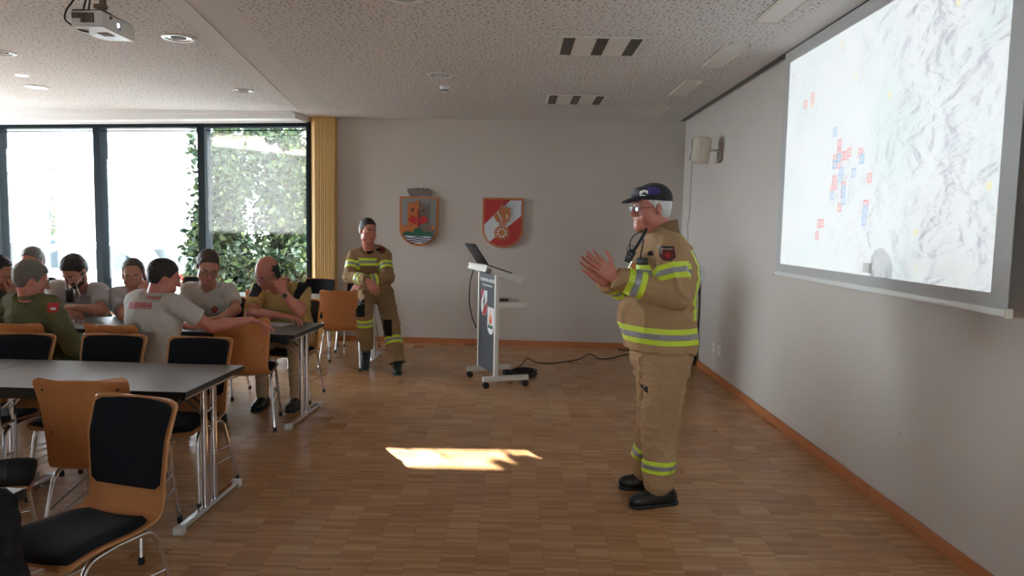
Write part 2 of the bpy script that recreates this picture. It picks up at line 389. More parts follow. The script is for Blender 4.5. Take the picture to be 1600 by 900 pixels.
cl = t.n('ShaderNodeClamp'); t.l(fac, cl.inputs[0]); cl.inputs['Max'].default_value = .05
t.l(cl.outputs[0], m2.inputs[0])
S_M = [0.0, 0.0]
# mullion positions along the wall (from the photo's rays)
def s_of(px, py=300):
    d = (px-800)/FPX*_R-(py-450)/FPX*_U+_F; n = np.array(WN3)
    tt = (np.array(WW0)-EYE).dot(n)/d.dot(n); p = V(EYE+d*tt); return (p-WW0).dot(WD)
s1, s2, s3 = s_of(319), s_of(157.5), s_of(1)
edges = [0.02, s1, s2, s3, s3+(s3-s2), 6.35]
for k in range(5):
    a, b = edges[k], edges[k+1]
    w = thing('window_%d' % (k+1), None, None); w['kind'] = 'structure'
    bm = bmesh.new(); hw = .052
    wbox(bm, b-hw, b+hw, -.10, .06, 0, HEAD+.03)
    if k == 0: wbox(bm, a-.02, a+.03, -.10, .06, 0, HEAD+.03)
    wbox(bm, a, b, -.10, .06, HEAD-.03, HEAD+.03); wbox(bm, a, b, -.10, .06, 0, .10)
    wbox(bm, a, b, -.02, .01, HEAD-.075, HEAD-.065)
    o = obj('window_frame', bm, M['frame_dark'], w)
    bm = bmesh.new(); wbox(bm, a+.03, b-.05, -.012, -.004, .10, HEAD-.03)
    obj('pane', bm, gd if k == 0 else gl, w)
for j, (a_, b_) in enumerate(LWY):
    w = thing('window_%d' % (6+j), None, None, (LX-.1, (a_+b_)/2, 0)); w['kind'] = 'structure'; h_ = (b_-a_)/2  # frame and panes of the added left window
    bm = bmesh.new()
    for q in (-h_+.04, 0, h_-.04): box(bm, (-.04, q-.04, .35), (.04, q+.04, 2.8))
    box(bm, (-.04, -h_, .35), (.04, h_, .42)); box(bm, (-.04, -h_, 2.73), (.04, h_, 2.8)); obj('window_frame', bm, M['frame_dark'], w)
    for q in (-1, 1):
        bm = bmesh.new(); y0, y1 = sorted((q*.04, q*(h_-.08))); box(bm, (-.005, y0, .42), (.005, y1, 2.73)); obj('pane', bm, gl, w)
    L = bpy.data.lights.new('sky_portal', 'AREA'); L.shape = 'RECTANGLE'; L.size = 2.4; L.size_y = b_-a_; L.cycles.is_portal = True
    lo_ = bpy.data.objects.new('sky_portal', L); C.objects.link(lo_); lo_.location = (LX-.16, (a_+b_)/2, 1.57); lo_.rotation_euler = (0, -PI/2, 0)
w = thing('window_7', None, None, (0, YB-.1, 0)); w['kind'] = 'structure'; bm = bmesh.new()  # frame and panes of the added window behind the camera
for q in (FW[0]+.04, (FW[0]+FW[1])/2, FW[1]-.04): box(bm, (q-.04, -.04, FW[2]), (q+.04, .04, FW[3]))
box(bm, (FW[0], -.04, FW[2]), (FW[1], .04, FW[2]+.07)); box(bm, (FW[0], -.04, FW[3]-.07), (FW[1], .04, FW[3])); obj('window_frame', bm, M['frame_dark'], w)
for a_, b_ in ((FW[0]+.08, (FW[0]+FW[1])/2-.04), ((FW[0]+FW[1])/2+.04, FW[1]-.08)):
    bm = bmesh.new(); box(bm, (a_, -.005, FW[2]+.07), (b_, .005, FW[3]-.07)); obj('pane', bm, gl, w)
L = bpy.data.lights.new('sky_portal', 'AREA'); L.shape = 'RECTANGLE'; L.size = FW[1]-FW[0]; L.size_y = FW[3]-FW[2]; L.cycles.is_portal = True
lo_ = bpy.data.objects.new('sky_portal', L); C.objects.link(lo_); lo_.location = ((FW[0]+FW[1])/2, YB-.16, (FW[2]+FW[3])/2); lo_.rotation_euler = (PI/2, 0, 0)
lo_.rotation_euler = V((0, 1, 0)).to_track_quat('-Z', 'Z').to_euler()
for k in range(5):           # portals let the sky light sample through the openings
    a, b = edges[k], edges[k+1]; L = bpy.data.lights.new('sky_portal', 'AREA'); L.shape = 'RECTANGLE'; L.size = b-a; L.size_y = HEAD-.1
    L.cycles.is_portal = True; lo_ = bpy.data.objects.new('sky_portal', L); C.objects.link(lo_)
    lo_.location = wpt((a+b)/2, -.12, (HEAD+.1)/2); q = (-WN3).to_track_quat('-Z', 'Y'); lo_.rotation_euler = q.to_euler()
# closing piece between window wall and left wall
bm = bmesh.new(); wbox(bm, 6.35, 6.8, -.15, .05, 0, CEIL+.2); struct('wall_corner', bm, wm)

# fluted wooden pillar between window and back wall
bm = bmesh.new(); pl = [(-2.655, 9.40), (-2.755, 9.50), (-2.755, 9.75), (-2.385, 9.75), (-2.385, 9.40)]
prism(bm, pl, 0, CEIL, plane='xy')
nfl = 11; x0 = -2.648
for i in range(nfl):
    xa = x0+i*.0238; box(bm, (xa, 9.385, 0), (xa+.015+.003*(i % 2), 9.402, CEIL-.001), .003)
pw = varied('golden_fluted_wood', (.60, .37, .12), (.70, .46, .17), .5, 6, (10, 10, .6))
struct('trim_3', bm, pw, 'golden fluted wooden pillar beside the windows')

# ------------------------------------------------------------------ outside
pv = varied('grey_paving', (.20, .215, .23), (.24, .255, .27), .9, 2)
bm = bmesh.new(); prism(bm, [(-60, 70), (40, 70), (40, 9.9), (-2.3, 9.9), (LX-.3, 11.0), (LX-.3, -20), (-60, -20)], -.6, -.32, plane='xy')
struct('ground', bm, pv)
# unseen roof slab added over the windows, its bay shapes the sun strip
OF = V((-4.415, 6.776, 0))
patch = [(-1.26, 4.92), (.62, 4.95), (.64, 4.52), (-.98, 4.52)]
bay = [V((x, y, 0))+OF for x, y in patch]
bm = bmesh.new()
outer = [V((p.x, p.y, 0)) for p in (wpt(-6, -.12, 0), wpt(-6, -6.3, 0), wpt(12, -6.3, 0), wpt(12, -.12, 0))]
tb = bmesh.new(); ov = [tb.verts.new(p) for p in outer]; iv = [tb.verts.new(p) for p in bay]
es = [tb.edges.new((q[i], q[(i+1) % 4])) for q in (ov, iv) for i in range(4)]
bmesh.ops.triangle_fill(tb, edges=es, use_beauty=True)
for f in tb.faces[:]:
    c = f.calc_center_median()
    # drop the faces inside the bay
    ins = True; sgn = None
    for i in range(4):
        a, b = bay[i], bay[(i+1) % 4]; z = (b-a).cross(c-a).z
        if sgn is None: sgn = z > 0
        elif (z > 0) != sgn: ins = False
    if ins: tb.faces.remove(f)
ex = bmesh.ops.extrude_face_region(tb, geom=tb.faces[:])
for v in ex['geom']:
    if isinstance(v, bmesh.types.BMVert): v.co.z += .03
bmesh.ops.recalc_face_normals(tb, faces=tb.faces[:]); tb.transform(Matrix.Translation((0, 0, 3.6))); merge(bm, tb)
o = struct('sun_mask_roof', bm, varied('sun_mask_concrete', (.5, .5, .48), (.55, .55, .53), .8, 4))
bm = bmesh.new()
for s_ in (-5.8, 11.8):
    p = wpt(s_, -6.1, 0); box(bm, (p.x-.08, p.y-.08, -.32), (p.x+.08, p.y+.08, 3.6))
bm2 = bmesh.new(); box(bm2, (-9.3, 10.95, 3.0), (XR+.2, 11.2, 3.0001)); bm2.free()
struct('sun_mask_posts', bm, M['frame_dark'])  # posts under the added roof slab

leafm = nmat('leaf', (.05, .10, .03), .45); t = NT(leafm); oi = t.n('ShaderNodeNewGeometry')
rr_ = t.n('ShaderNodeValToRGB'); t.l(oi.outputs['Random Per Island'], rr_.inputs[0]); e = rr_.color_ramp.elements
e[0].color = (.012, .032, .016, 1); e[1].color = (.14, .19, .06, 1); x_ = rr_.color_ramp.elements.new(.55); x_.color = (.035, .075, .028, 1)
t.l(rr_.outputs[0], t.b.inputs['Base Color']); t.b.inputs['Transmission Weight'].default_value = 0
M['leaf'] = leafm
M['bark'] = varied('bark', (.06, .045, .03), (.1, .08, .055), .9, 12, bump=.5, bscale=40)
def leaf(bm, p, size, rng):
    d = V((rng.gauss(0, 1), rng.gauss(0, 1), rng.gauss(-.3, .8))).normalized(); s = d.cross(V((rng.gauss(0, 1), rng.gauss(0, 1), rng.gauss(0, 1)))).normalized(); n = d.cross(s)
    L, w = size, size*.3
    pts = [p, p+d*L*.35+s*w+n*w*.25, p+d*L*.75+s*w*.7+n*w*.2, p+d*L-n*w*.4, p+d*L*.75-s*w*.7+n*w*.2, p+d*L*.35-s*w+n*w*.25]
    vs = [bm.verts.new(q) for q in pts]; mid = [bm.verts.new(p+d*L*.35), bm.verts.new(p+d*L*.75)]
    for q in ((0, 1, 6), (1, 2, 7, 6), (2, 3, 7), (3, 4, 7), (4, 5, 6, 7), (5, 0, 6)):
        bm.faces.new([(vs+mid)[i] for i in q])
def bush(name, label, center, rad, n, size, seed, cat='bush', trunk=None, group=None):
    rng = random.Random(seed); c = V(center); r = V(rad)
    t_ = thing(name, label, cat, (c.x, c.y, -.32), group=group)
    bm = bmesh.new(); off = V((0, 0, c.z+.32)); tw = bmesh.new()
    lobes = [(V((rng.uniform(-.62, .62)*r.x, rng.uniform(-.5, .5)*r.y, rng.uniform(-.65, .65)*r.z)), rng.uniform(.3, .5)) for _ in range(16)]
    for i in range(n):
        lc, lr = rng.choice(lobes); d = V((rng.gauss(0, 1), rng.gauss(0, 1), rng.gauss(0, 1))).normalized()*rng.uniform(.55, 1)
        p = lc+V((d.x*r.x, d.y*r.y, d.z*r.z))*lr*1.15
        if p.z+off.z < .06: continue
        leaf(bm, off+p, size*rng.uniform(.6, 1.2), rng)
    for lc, lr in lobes:
        if c.z > 3: tube(tw, [V((-r.x, 0, off.z)), off+lc*.5, off+lc*.9], .01, 6)
        else: tube(tw, [V((lc.x*.1, lc.y*.1, 0)), V((lc.x*.4, lc.y*.4, off.z*.5)), off+lc*.9], .02, 6, radii=[.045, .03, .01])
    obj('foliage', bm, M['leaf'], t_); obj('branches', tw, M['bark'], t_)
    return t_
# shrubs right outside the third pane, taller loose foliage behind them
p = at(447, 410, 10.95); bush('laurel_bush', 'dark laurel bush right behind the glass nearest the wooden pillar', (p.x, p.y, .42), (.50, .42, .80), 2600, .14, 1)
p = at(352, 410, 11.1); bush('laurel_bush', 'dark laurel bush behind the glass next to the black mullion', (p.x, p.y, .45), (.50, .42, .82), 2600, .13, 2)
p = at(438, 300, 12.5); bush('loose_shrub', 'tall loose light green shrub beyond the dark laurels, near the pillar', (p.x, p.y, 1.6), (.72, .6, 2.1), 8500, .13, 3, 'shrub')
p = at(347, 300, 11.95); bush('loose_shrub', 'tall thin-leaved shrub rising beyond the black mullion', (p.x, p.y, 1.5), (.56, .38, 1.9), 6500, .13, 5, 'shrub')
p = V((-5.75+.95, 11.5, 0))
bush('dapple_leaves', 'leafy climber added over the roof bay to dapple the sun', (-4.23, 11.53, 3.83), (.52, .30, .10), 260, .16, 8, 'greenery')  # unseen leaves added to break up the sun strip
p = at(60, 335, 24); bush('young_tree', 'small pale young tree across the parking area', (p.x, p.y, 1.5), (.7, .7, .9), 500, .16, 11, 'tree')

# pale red house across the street
hr = varied('brick_red_render', (.055, .024, .026), (.065, .03, .032), .9, 3); hw_ = varied('pale_render', (.86, .84, .82), (.9, .88, .86), .9, 3)
p = at(40, 345, 55); h = thing('apartment_house', 'reddish apartment house with white windows far across the street', 'house', (p.x, p.y, -.32))
bm = bmesh.new(); box(bm, (-1.0, 0, 0), (1.6, 8, 5.8)); box(bm, (-3.2, .6, 0), (-1.0, 8, 5.0)); obj('walls', bm, hr, h)
bm = bmesh.new(); box(bm, (-1.15, -.15, 5.8), (1.75, 8.1, 6.0)); box(bm, (-3.3, .5, 5), (-1.0, 8, 5.15)); obj('roof', bm, hw_, h)
for wx in (-2.6, -1.7, -.5, .6):
    for wz in (1.1, 3.4):
        bm = bmesh.new(); yy = 0 if wx > -1 else .6
        box(bm, (wx, yy-.04, wz), (wx+.6, yy+.02, wz+1.3)); obj('window', bm, M['white_plastic'], h)
bm = bmesh.new(); box(bm, (-3.1, -.5, 2.5), (-1.1, .6, 2.62)); box(bm, (-3.1, -.5, 2.62), (-1.1, -.42, 3.4)); obj('balcony', bm, hr, h)

# parked cars
def car(label, x, y, rz, paint, hatch=True, L=4.5):
    t_ = thing('car', label, 'car', (x, y, -.32), rz, 'cars parked outside')
    hw = .88
    # side outline: nose at -x, tail at +x
    body = [(-2.25, .35), (-2.27, .62), (-2.1, .80), (-1.35, .95), (-1.2, .98), (1.95, 1.0), (2.2, .93), (2.27, .6), (2.2, .33), (1.75, .25), (-1.85, .22)]
    tb = bmesh.new(); rows = []
    for yy, k in ((-hw, .955), (-hw*.93, 1), (hw*.93, 1), (hw, .955)):
        rows.append([tb.verts.new((px*(k if abs(px) > 1 else 1), yy, .6+(pz-.6)*k)) for px, pz in body])
    for a, b in zip(rows, rows[1:]):
        for i in range(len(body)): tb.faces.new((a[i], a[(i+1) % len(body)], b[(i+1) % len(body)], b[i]))
    tb.faces.new(rows[0][::-1]); tb.faces.new(rows[-1])
    bmesh.ops.recalc_face_normals(tb, faces=tb.faces[:]); bmesh.ops.bevel(tb, geom=tb.edges[:], offset=.03, segments=2, affect='EDGES')
    auto(obj('body', tb, paint, t_), 40)
    roof = [(-1.25, .96), (-.45, 1.42), (-.1, 1.47), (1.25, 1.45), (1.62, 1.38), (2.05, .98)] if hatch else [(-1.25, .96), (-.45, 1.40), (-.1, 1.44), (.8, 1.42), (1.0, 1.38), (1.6, .98)]
    tb = bmesh.new(); A = [tb.verts.new((px, -(.84-(pz-.96)*.42), pz)) for px, pz in roof]; B = [tb.verts.new((px, .84-(pz-.96)*.42, pz)) for px, pz in roof]
    n = len(roof)
    for i in range(n-1):
        f = tb.faces.new((A[i], A[i+1], B[i+1], B[i])); f.material_index = 1 if i in (0, n-2) else 0
    for Q in (A[::-1], B): f = tb.faces.new(Q); f.material_index = 0
    f = tb.faces.new((A[0], B[0], B[-1], A[-1])); bmesh.ops.recalc_face_normals(tb, faces=tb.faces[:])
    obj('cabin', tb, [paint, cg], t_)
    for sy in (-1, 1):
        for (a, b) in ((-1.0, -.12), (-.02, .82), (.92, 1.55)):
            def top(xx): return min(1.40, .96+(xx+1.25)*.575) if xx < 0 else (1.38 if xx < 1.3 else 1.38-(xx-1.3)*1.1)
            q = [(a, 1.01), (b, 1.01), (min(b, 1.6), max(1.05, top(b)-.03)), (a+.04, max(1.06, top(a)-.06) if a < -.9 else top(a+.1)-.03)]
            wb = bmesh.new(); vs = [wb.verts.new((px, sy*(.845-(pz-.96)*.42), pz)) for px, pz in q]; wb.faces.new(vs)
            r_ = bmesh.ops.extrude_face_region(wb, geom=wb.faces[:])
            for v_ in r_['geom']:
                if isinstance(v_, bmesh.types.BMVert): v_.co.y += sy*.006
            bmesh.ops.recalc_face_normals(wb, faces=wb.faces[:])
            obj('side_window', wb, cg, t_)
    for sx in (-1.4, 1.35):
        for sy in (-1, 1):
            wb = bmesh.new(); Mx = Matrix.Translation((sx, sy*.80, .32)) @ Matrix.Rotation(PI/2, 4, 'X')
            lathe(wb, [(0, -.09), (.26, -.10), (.32, -.08), (.32, .08), (.26, .10), (.2, .07), (0, .07)], seg=28, M4=Mx)
            o_ = auto(obj('wheel', wb, M['rubber'], t_)); hb = bmesh.new(); lathe(hb, [(0, -.115), (.19, -.105), (.2, -.09), (.2, .09), (.19, .105), (0, .115)], seg=20, M4=Mx); auto(obj('hub_cap', hb, M['chrome'], o_))
    for sy in (-1, 1):
        lb = bmesh.new(); box(lb, (2.02, sy*.56-.2, .72), (2.27, sy*.66+.2*(sy > 0)-.0, .97) if False else (2.275, sy*.62+.16, .96), .03); obj('tail_light', lb, M['tail'], t_)
        lb = bmesh.new(); box(lb, (-2.26, sy*.6-.17, .60), (-2.0, sy*.6+.17, .76), .03); obj('headlight', lb, M['white_plastic'], t_)
        lb = bmesh.new(); box(lb, (-.95, sy*.98-.09, .98), (-.8, sy*.98+.09, 1.1), .03); obj('wing_mirror', lb, paint, t_)
    return t_
cg = nmat('blue_tinted_car_glass', (.008, .022, .03), .15, spec=.12)
M['tail'] = nmat('red_tail_light', (.75, .03, .04), .2)
cwhite = varied('white_car_paint', (.78, .79, .80), (.82, .83, .84), .25, 5); cblue = varied('light_blue_car_paint', (.012, .032, .045), (.018, .04, .055), .5, 5, spec=.15)
p = at(205, 400, 13.2); car('white estate car parked outside, its red tail light to the right', p.x-.72, 13.4, math.radians(-9), cwhite)
p = at(85, 385, 16.5); car('light blue car parked further away behind the grey-haired man', p.x-1.0, 17.6, math.radians(-12), cblue, False)

# ------------------------------------------------------------------ chair
def grid_surface(bm, fn, nu, nv, mi=0, th=None, thfn=None):
    """sheet from fn(u, v) with thickness th along its normal"""
    P0 = [[V(fn(i/nu, j/nv)) for j in range(nv+1)] for i in range(nu+1)]
    def nor(i, j):
        a = P0[min(i+1, nu)][j]-P0[max(i-1, 0)][j]; b = P0[i][min(j+1, nv)]-P0[i][max(j-1, 0)]; return a.cross(b).normalized()
    A = [[bm.verts.new(P0[i][j]) for j in range(nv+1)] for i in range(nu+1)]
    B = [[bm.verts.new(P0[i][j]+nor(i, j)*(-thfn(i/nu, j/nv) if thfn else th)) for j in range(nv+1)] for i in range(nu+1)]
    fs = []
    for i in range(nu):
        for j in range(nv):
            fs.append(bm.faces.new((A[i][j], A[i+1][j], A[i+1][j+1], A[i][j+1]))); fs.append(bm.faces.new((B[i][j], B[i][j+1], B[i+1][j+1], B[i+1][j])))
    def rim(a, b, c, d): fs.append(bm.faces.new((a, b, c, d))); fs[-1].material_index = 1
    for i in range(nu):
        rim(A[i][0], B[i][0], B[i+1][0], A[i+1][0]); rim(A[i][nv], A[i+1][nv], B[i+1][nv], B[i][nv])
    for j in range(nv):
        rim(A[0][j], A[0][j+1], B[0][j+1], B[0][j]); rim(A[nu][j], B[nu][j], B[nu][j+1], A[nu][j+1])
    bmesh.ops.recalc_face_normals(bm, faces=fs)
CP = [(0, .225, .418, .400), (.10, .215, .440, .425), (.22, .12, .452, .43), (.36, -.05, .440, .42), (.46, -.155, .437, .385), (.52, -.20, .455, .365), (.57, -.222, .495, .355), (.64, -.232, .56, .358), (.80, -.262, .72, .385), (1.0, -.312, .872, .402)]
def cpt(v):
    for a, b in zip(CP, CP[1:]):
        if v <= b[0]+1e-9:
            t_ = (v-a[0])/(b[0]-a[0]); t2 = t_
            return [a[k]*(1-t2)+b[k]*t2 for k in (1, 2, 3)]
    return list(CP[-1][1:])
def csm(v):          # smoothed profile
    acc = [0, 0, 0]; W_ = 0
    for k in range(-4, 5):
        q = min(1, max(0, v+k*.011)); w = 1-abs(k)/5; c_ = cpt(q); acc = [x+y_*w for x, y_ in zip(acc, c_)]; W_ += w
    return [x/W_ for x in acc]
def shell(u, v, wscale=1., off=0., v0=0., v1=1., rc=.032):
    vv = v0+(v1-v0)*v; y, z, w = csm(vv); s = (u-.5)*2
    # rounded corners at the two ends
    q = min(v, 1-v); Lg = (v1-v0)*.98; dd = q*Lg
    cut = 0
    if dd < rc: cut = rc-math.sqrt(max(0, rc*rc-(rc-dd)**2))
    hw = (w*wscale/2)-cut*.8-off
    back = max(0, (vv-.5)/.5)
    curve = .042*(s*s)*min(1, back*1.6)               # wraps around the sitter
    sag = -.010*(1-s*s)*(1-back)
    if vv > .93: z += .003*(1-s*s)*(vv-.93)/.07
    return V((s*hw, y+curve, z+sag))
def make_chair():
    t_ = thing('chair', '', 'chair')
    bm = bmesh.new(); grid_surface(bm, lambda u, v: shell(u, v), 18, 80, th=.011); so_ = auto(obj('plywood_shell', bm, [M['wood'], M['wood_edge']], t_), 50)
    for sx in (-1, 1):
        for vv in (.70, .93):
            y, z, w = csm(vv); sb = bmesh.new(); p_ = shell(.5+sx*.40, 1, v1=vv, rc=.0001); tube(sb, [p_+V((0, -.014, 0)), p_+V((0, -.006, 0))], .005, 8); obj('screw', sb, M['dark_plastic'], so_)
    bm = bmesh.new(); grid_surface(bm, lambda u, v: shell(u, v, 1, .016, .045, .47, .06)+V((0, 0, .001)), 12, 20, thfn=lambda u, v: .004+.017*min(1, 9*min(u, 1-u))*min(1, 9*min(v, 1-v)))
    auto(obj('seat_pad', bm, [M['pad'], M['pad']], t_), 60)
    bm = bmesh.new(); grid_surface(bm, lambda u, v: shell(u, v, 1, .014, .61, .985, .03)+V((0, .001, 0)), 12, 18, thfn=lambda u, v: .004+.012*min(1, 9*min(u, 1-u))*min(1, 9*min(v, 1-v)))
    auto(obj('back_pad', bm, [M['pad'], M['pad']], t_), 60)
    for sx in (-1, 1):
        for k, (top, mid, foot) in enumerate([(V((sx*.185, .02, .412)), V((sx*.195, .165, .408)), V((sx*.225, .215, .012))), (V((sx*.185, .02, .412)), V((sx*.188, -.15, .405)), V((sx*.225, -.245, .012)))]):
            lb = bmesh.new(); tube(lb, bend([top, mid, foot], .06, 6), .0105, 10); l_ = auto(obj('leg', lb, M['chrome'], t_), 50)
            fb = bmesh.new(); tube(fb, [foot+V((0, 0, -.012)), foot+V((0, 0, .022))], .014, 10); obj('rubber_foot', fb, M['rubber'], l_)
    fb = bmesh.new()
    for yy in (.12, -.12): tube(fb, [(-.187, yy, .415), (.187, yy, .415)], .009, 8)
    for sx in (-1, 1):
        tube(fb, [(sx*.2055, .181, .27), (sx*.2045, -.192, .23)], .0055, 8); tube(fb, [(sx*.2095, .191, .19), (sx*.2115, -.212, .16)], .0055, 8)
    auto(obj('frame', fb, M['chrome'], t_), 50)
    return t_
chair0 = make_chair(); used = [False]
def chair(x, y, deg, label, group):      # deg: the way a sitter looks, 90 = away from the camera
    o = chair0 if not used[0] else copy_tree(chair0); used[0] = True
    o.location = (x, y, 0); o.rotation_euler = (0, 0, math.radians(deg-90)); setp(o, label, 'chair', group); return o
G1 = 'chairs at the front table row'; G2 = 'chairs at the middle table row'; G3 = 'chairs at the back table row'
chair(-1.57, 2.50, -106, 'nearest chair in full view, black pads facing the camera', G1)
chair(-1.93, 3.35, 95, 'chair with its bare plywood back to the camera at the front table', G1)
chair(-2.33, 2.98, 30, 'chair cut off by the left edge of the photo, only its black seat showing', G1)
chair(-1.91, 3.98, -93, 'black padded chair behind the right end of the front table', G1)
chair(-2.45, 4.02, -92, 'middle one of the three black padded chairs behind the front table', G1)
chair(-2.98, 3.98, -92, 'black padded chair behind the front table, cut off at the left edge', G1)
chair(-3.34, 4.97, 88, 'plywood chair under the man in the olive green jumper', G2)
chair(-2.66, 4.98, 80, 'plywood chair under the man with red lettering on his back', G2)
chair(-2.06, 5.42, 103, 'empty plywood chair at the middle table with a man\'s hand on it', G2)
chair(-4.04, 5.00, 80, 'chair under the man at the left edge who holds his hand to his mouth', G2)
chair(-1.99, 6.28, -90, 'chair under the bald man with the telephone', G2)
chair(-2.70, 6.34, -88, 'chair under the man with glasses and light polo shirt', G2)
chair(-3.40, 6.40, -88, 'chair under the man with the receding hairline', G2)
chair(-4.02, 6.42, -88, 'chair under the bearded man', G2)
chair(-4.62, 6.52, -88, 'chair under the grey-haired man half hidden at the far side of the table', G2)
chair(-1.86, 7.74, 90, 'plywood-backed chair next to the firefighter leaning on the table end', G3)
chair(-2.62, 7.62, 96, 'chair tucked in at the near side of the back table, behind the bald man', G3)
chair(-3.15, 7.72, 62, 'chair turned at an angle at the back table, behind the man with glasses', G3)
chair(-4.85, 7.72, 90, 'chair at the back table behind the bearded man', G3)
chair(-1.95, 8.78, -90, 'black padded chair behind the back table, directly beside the leaning firefighter', G3)
chair(-2.48, 8.78, -90, 'black padded chair behind the back table in front of the wooden pillar', G3)
chair(-3.08, 8.82, -90, 'black padded chair behind the back table in front of the dark bushes', G3)
chair(-4.02, 8.72, -90, 'black padded chair behind the back table below the car\'s red tail light', G3)
chair(-4.75, 8.85, -90, 'black padded chair behind the back table beside the dark window post', G3)

# ------------------------------------------------------------------ tables
def make_table(Lx=1.24, D=.69):
    t_ = thing('folding_table', '', 'table')
    bm = bmesh.new(); box(bm, (-Lx/2, -D/2, .702), (Lx/2, D/2, .73), .003); tp = obj('tabletop', bm, M['tabletop'], t_)
    bm = bmesh.new()
    for a, b in (((-Lx/2-.002, -D/2-.002, .700), (Lx/2+.002, -D/2, .7285)), ((-Lx/2-.002, D/2, .700), (Lx/2+.002, D/2+.002, .7285)), ((-Lx/2-.002, -D/2, .700), (-Lx/2, D/2, .7285)), ((Lx/2, -D/2, .700), (Lx/2+.002, D/2, .7285))): box(bm, a, b)
    obj('edge_band', bm, M['table_edge'], tp)
    for sx in (-1, 1):
        x = sx*(Lx/2-.05); bm = bmesh.new()
        for yy in (-.055, .055): tube(bm, [(x, yy, .03), (x, yy, .69)], .018, 16)
        tube(bm, [(x, -.27, .675), (x, .27, .675)], .011, 10); tube(bm, [(x, -.055, .55), (x, .055, .55)], .009, 8)
        l_ = auto(obj('leg_frame', bm, M['chrome'], t_), 50)
        bm = bmesh.new(); prism(bm, [(-.026, .012), (.026, .012), (.026, .026), (.014, .040), (-.014, .040), (-.026, .026)], -.315, .315, plane='xz', M4=Matrix.Translation((x, 0, 0))); auto(obj('foot_bar', bm, M['chrome'], l_), 40)
        for sy in (-1, 1):
            bm = bmesh.new(); box(bm, (x-.028, sy*.335-.022, 0), (x+.028, sy*.335+.022, .042), .008); obj('foot_cap', bm, M['clear_cap'], l_)
            bm = bmesh.new(); box(bm, (x-sx*.07-.03, sy*.22-.025, .635), (x-sx*.07+.03, sy*.22+.025, .702), .006); obj('folding_bracket', bm, M['rubber'], t_)
        bm = bmesh.new()
        for yy in (-.04, .04): tube(bm, [(x, yy, .52), (x-sx*.20, yy, .695)], .006, 8)
        obj('brace', bm, M['chrome'], t_)
    bm = bmesh.new(); box(bm, (-Lx/2+.12, -D/2+.05, .66), (Lx/2-.12, -D/2+.07, .702)); box(bm, (-Lx/2+.12, D/2-.07, .66), (Lx/2-.12, D/2-.05, .702)); box(bm, (-Lx/2+.12, -D/2+.06, .685), (-Lx/2+.14, D/2-.06, .702)); obj('apron', bm, M['table_edge'], t_)
    return t_
table0 = make_table(); tu = [False]
def table(xr, yn, rz, label, D=.69, Lx=1.24):    # by its right near corner
    o = table0 if not tu[0] else copy_tree(table0); tu[0] = True
    a = math.radians(rz); c_ = V((xr, yn, 0))+V((-math.cos(a)*Lx/2-math.sin(a)*D/2, -math.sin(a)*Lx/2+math.cos(a)*D/2, 0))
    o.location = c_; o.rotation_euler = (0, 0, a); setp(o, label, 'table', 'folding tables standing in rows'); return c_, a
def row(xr, yn, rz, labels, Lx=1.24):
    a = math.radians(rz)
    for i, l_ in enumerate(labels): table(xr-math.cos(a)*(Lx+.006)*i, yn-math.sin(a)*(Lx+.006)*i, rz, l_)
row(-1.61, 3.43, -2.0, ['front-row table with its bright glossy top and chrome leg in full view', 'front-row table at the left edge, mostly outside the photo'])
row(-1.655, 5.29, -3.5, ['middle table where the bald man has his paper', 'middle table between the bearded man and the man in olive', 'middle table at the left edge of the photo'])
row(-1.575, 7.78, 0, ['back-row table whose end the firefighter leans on', 'back-row table behind the man with glasses', 'back-row table behind the bearded man'])
table(-1.54, 1.46, -2, 'nearest table, only its far corner showing at the lower left')

# ------------------------------------------------------------------ projection screen
SX = 2.08; Y0, Y1, Z0, Z1 = 3.10, 5.58, 1.325, 2.865
scr = thing('projection_screen', 'large white pull-down screen showing a projected map on the right wall', 'screen', (SX, 4.34, 1.23))
bm = bmesh.new(); box(bm, (-.0015, -1.35, .03), (.0015, 1.35, 1.73)); 
cv = varied('matt_screen_cloth', (.46, .46, .455), (.48, .48, .475), .9, 2, spec=.1)
obj('canvas', bm, cv, scr)
bm = bmesh.new(); box(bm, (-.012, -1.355, 0), (.012, 1.355, .034), .008); b_ = auto(obj('bottom_bar', bm, M['white_plastic'], scr))
for q in (-1, 1):
    bm = bmesh.new(); box(bm, (-.015, q*1.36-.008, -.005), (.015, q*1.36+.008, .038), .004); obj('end_cap', bm, M['cream_plastic'], b_)

# ------------------------------------------------------------------ projector and its picture
pj = thing('projector', 'white projector hanging from the ceiling, its lens lit', 'projector', (-2.39, 4.18, 2.63))
bm = bmesh.new()
prism(bm, [(-.095, -.15), (.085, -.16), (.095, .16), (-.06, .16), (-.095, .12)], 0, .088, plane='xy')
bmesh.ops.bevel(bm, geom=bm.edges[:], offset=.006, segments=2, affect='EDGES'); body = auto(obj('housing', bm, M['white_plastic'], pj))
bm = bmesh.new(); box(bm, (-.09, -.151, .086), (.085, .152, .094), .004); obj('top_cover', bm, M['dark_plastic'], pj)
M['vent'] = nmat('brown_grey_vent', (.14, .10, .075), .7)
for i in range(8):
    bm = bmesh.new(); x = -.083+i*.016; box(bm, (x, -.1625, .045 if i < 3 else .022), (x+.011, -.154, .075)); obj('vent', bm, M['vent'], pj)
bm = bmesh.new(); box(bm, (.086, -.09, .06), (.094, -.075, .075)); obj('sensor_window', bm, M['dark_plastic'], pj)
LY = 4.17-4.18
Mx = Matrix.Translation((.088, LY, .045)) @ Matrix.Rotation(PI/2, 4, 'Y')
bm = bmesh.new(); lathe(bm, [(.026, 0), (.036, 0), (.036, .012), (.032, .014), (.026, .012)], seg=32, M4=Mx); lr = auto(obj('lens_ring', bm, M['white_plastic'], pj))
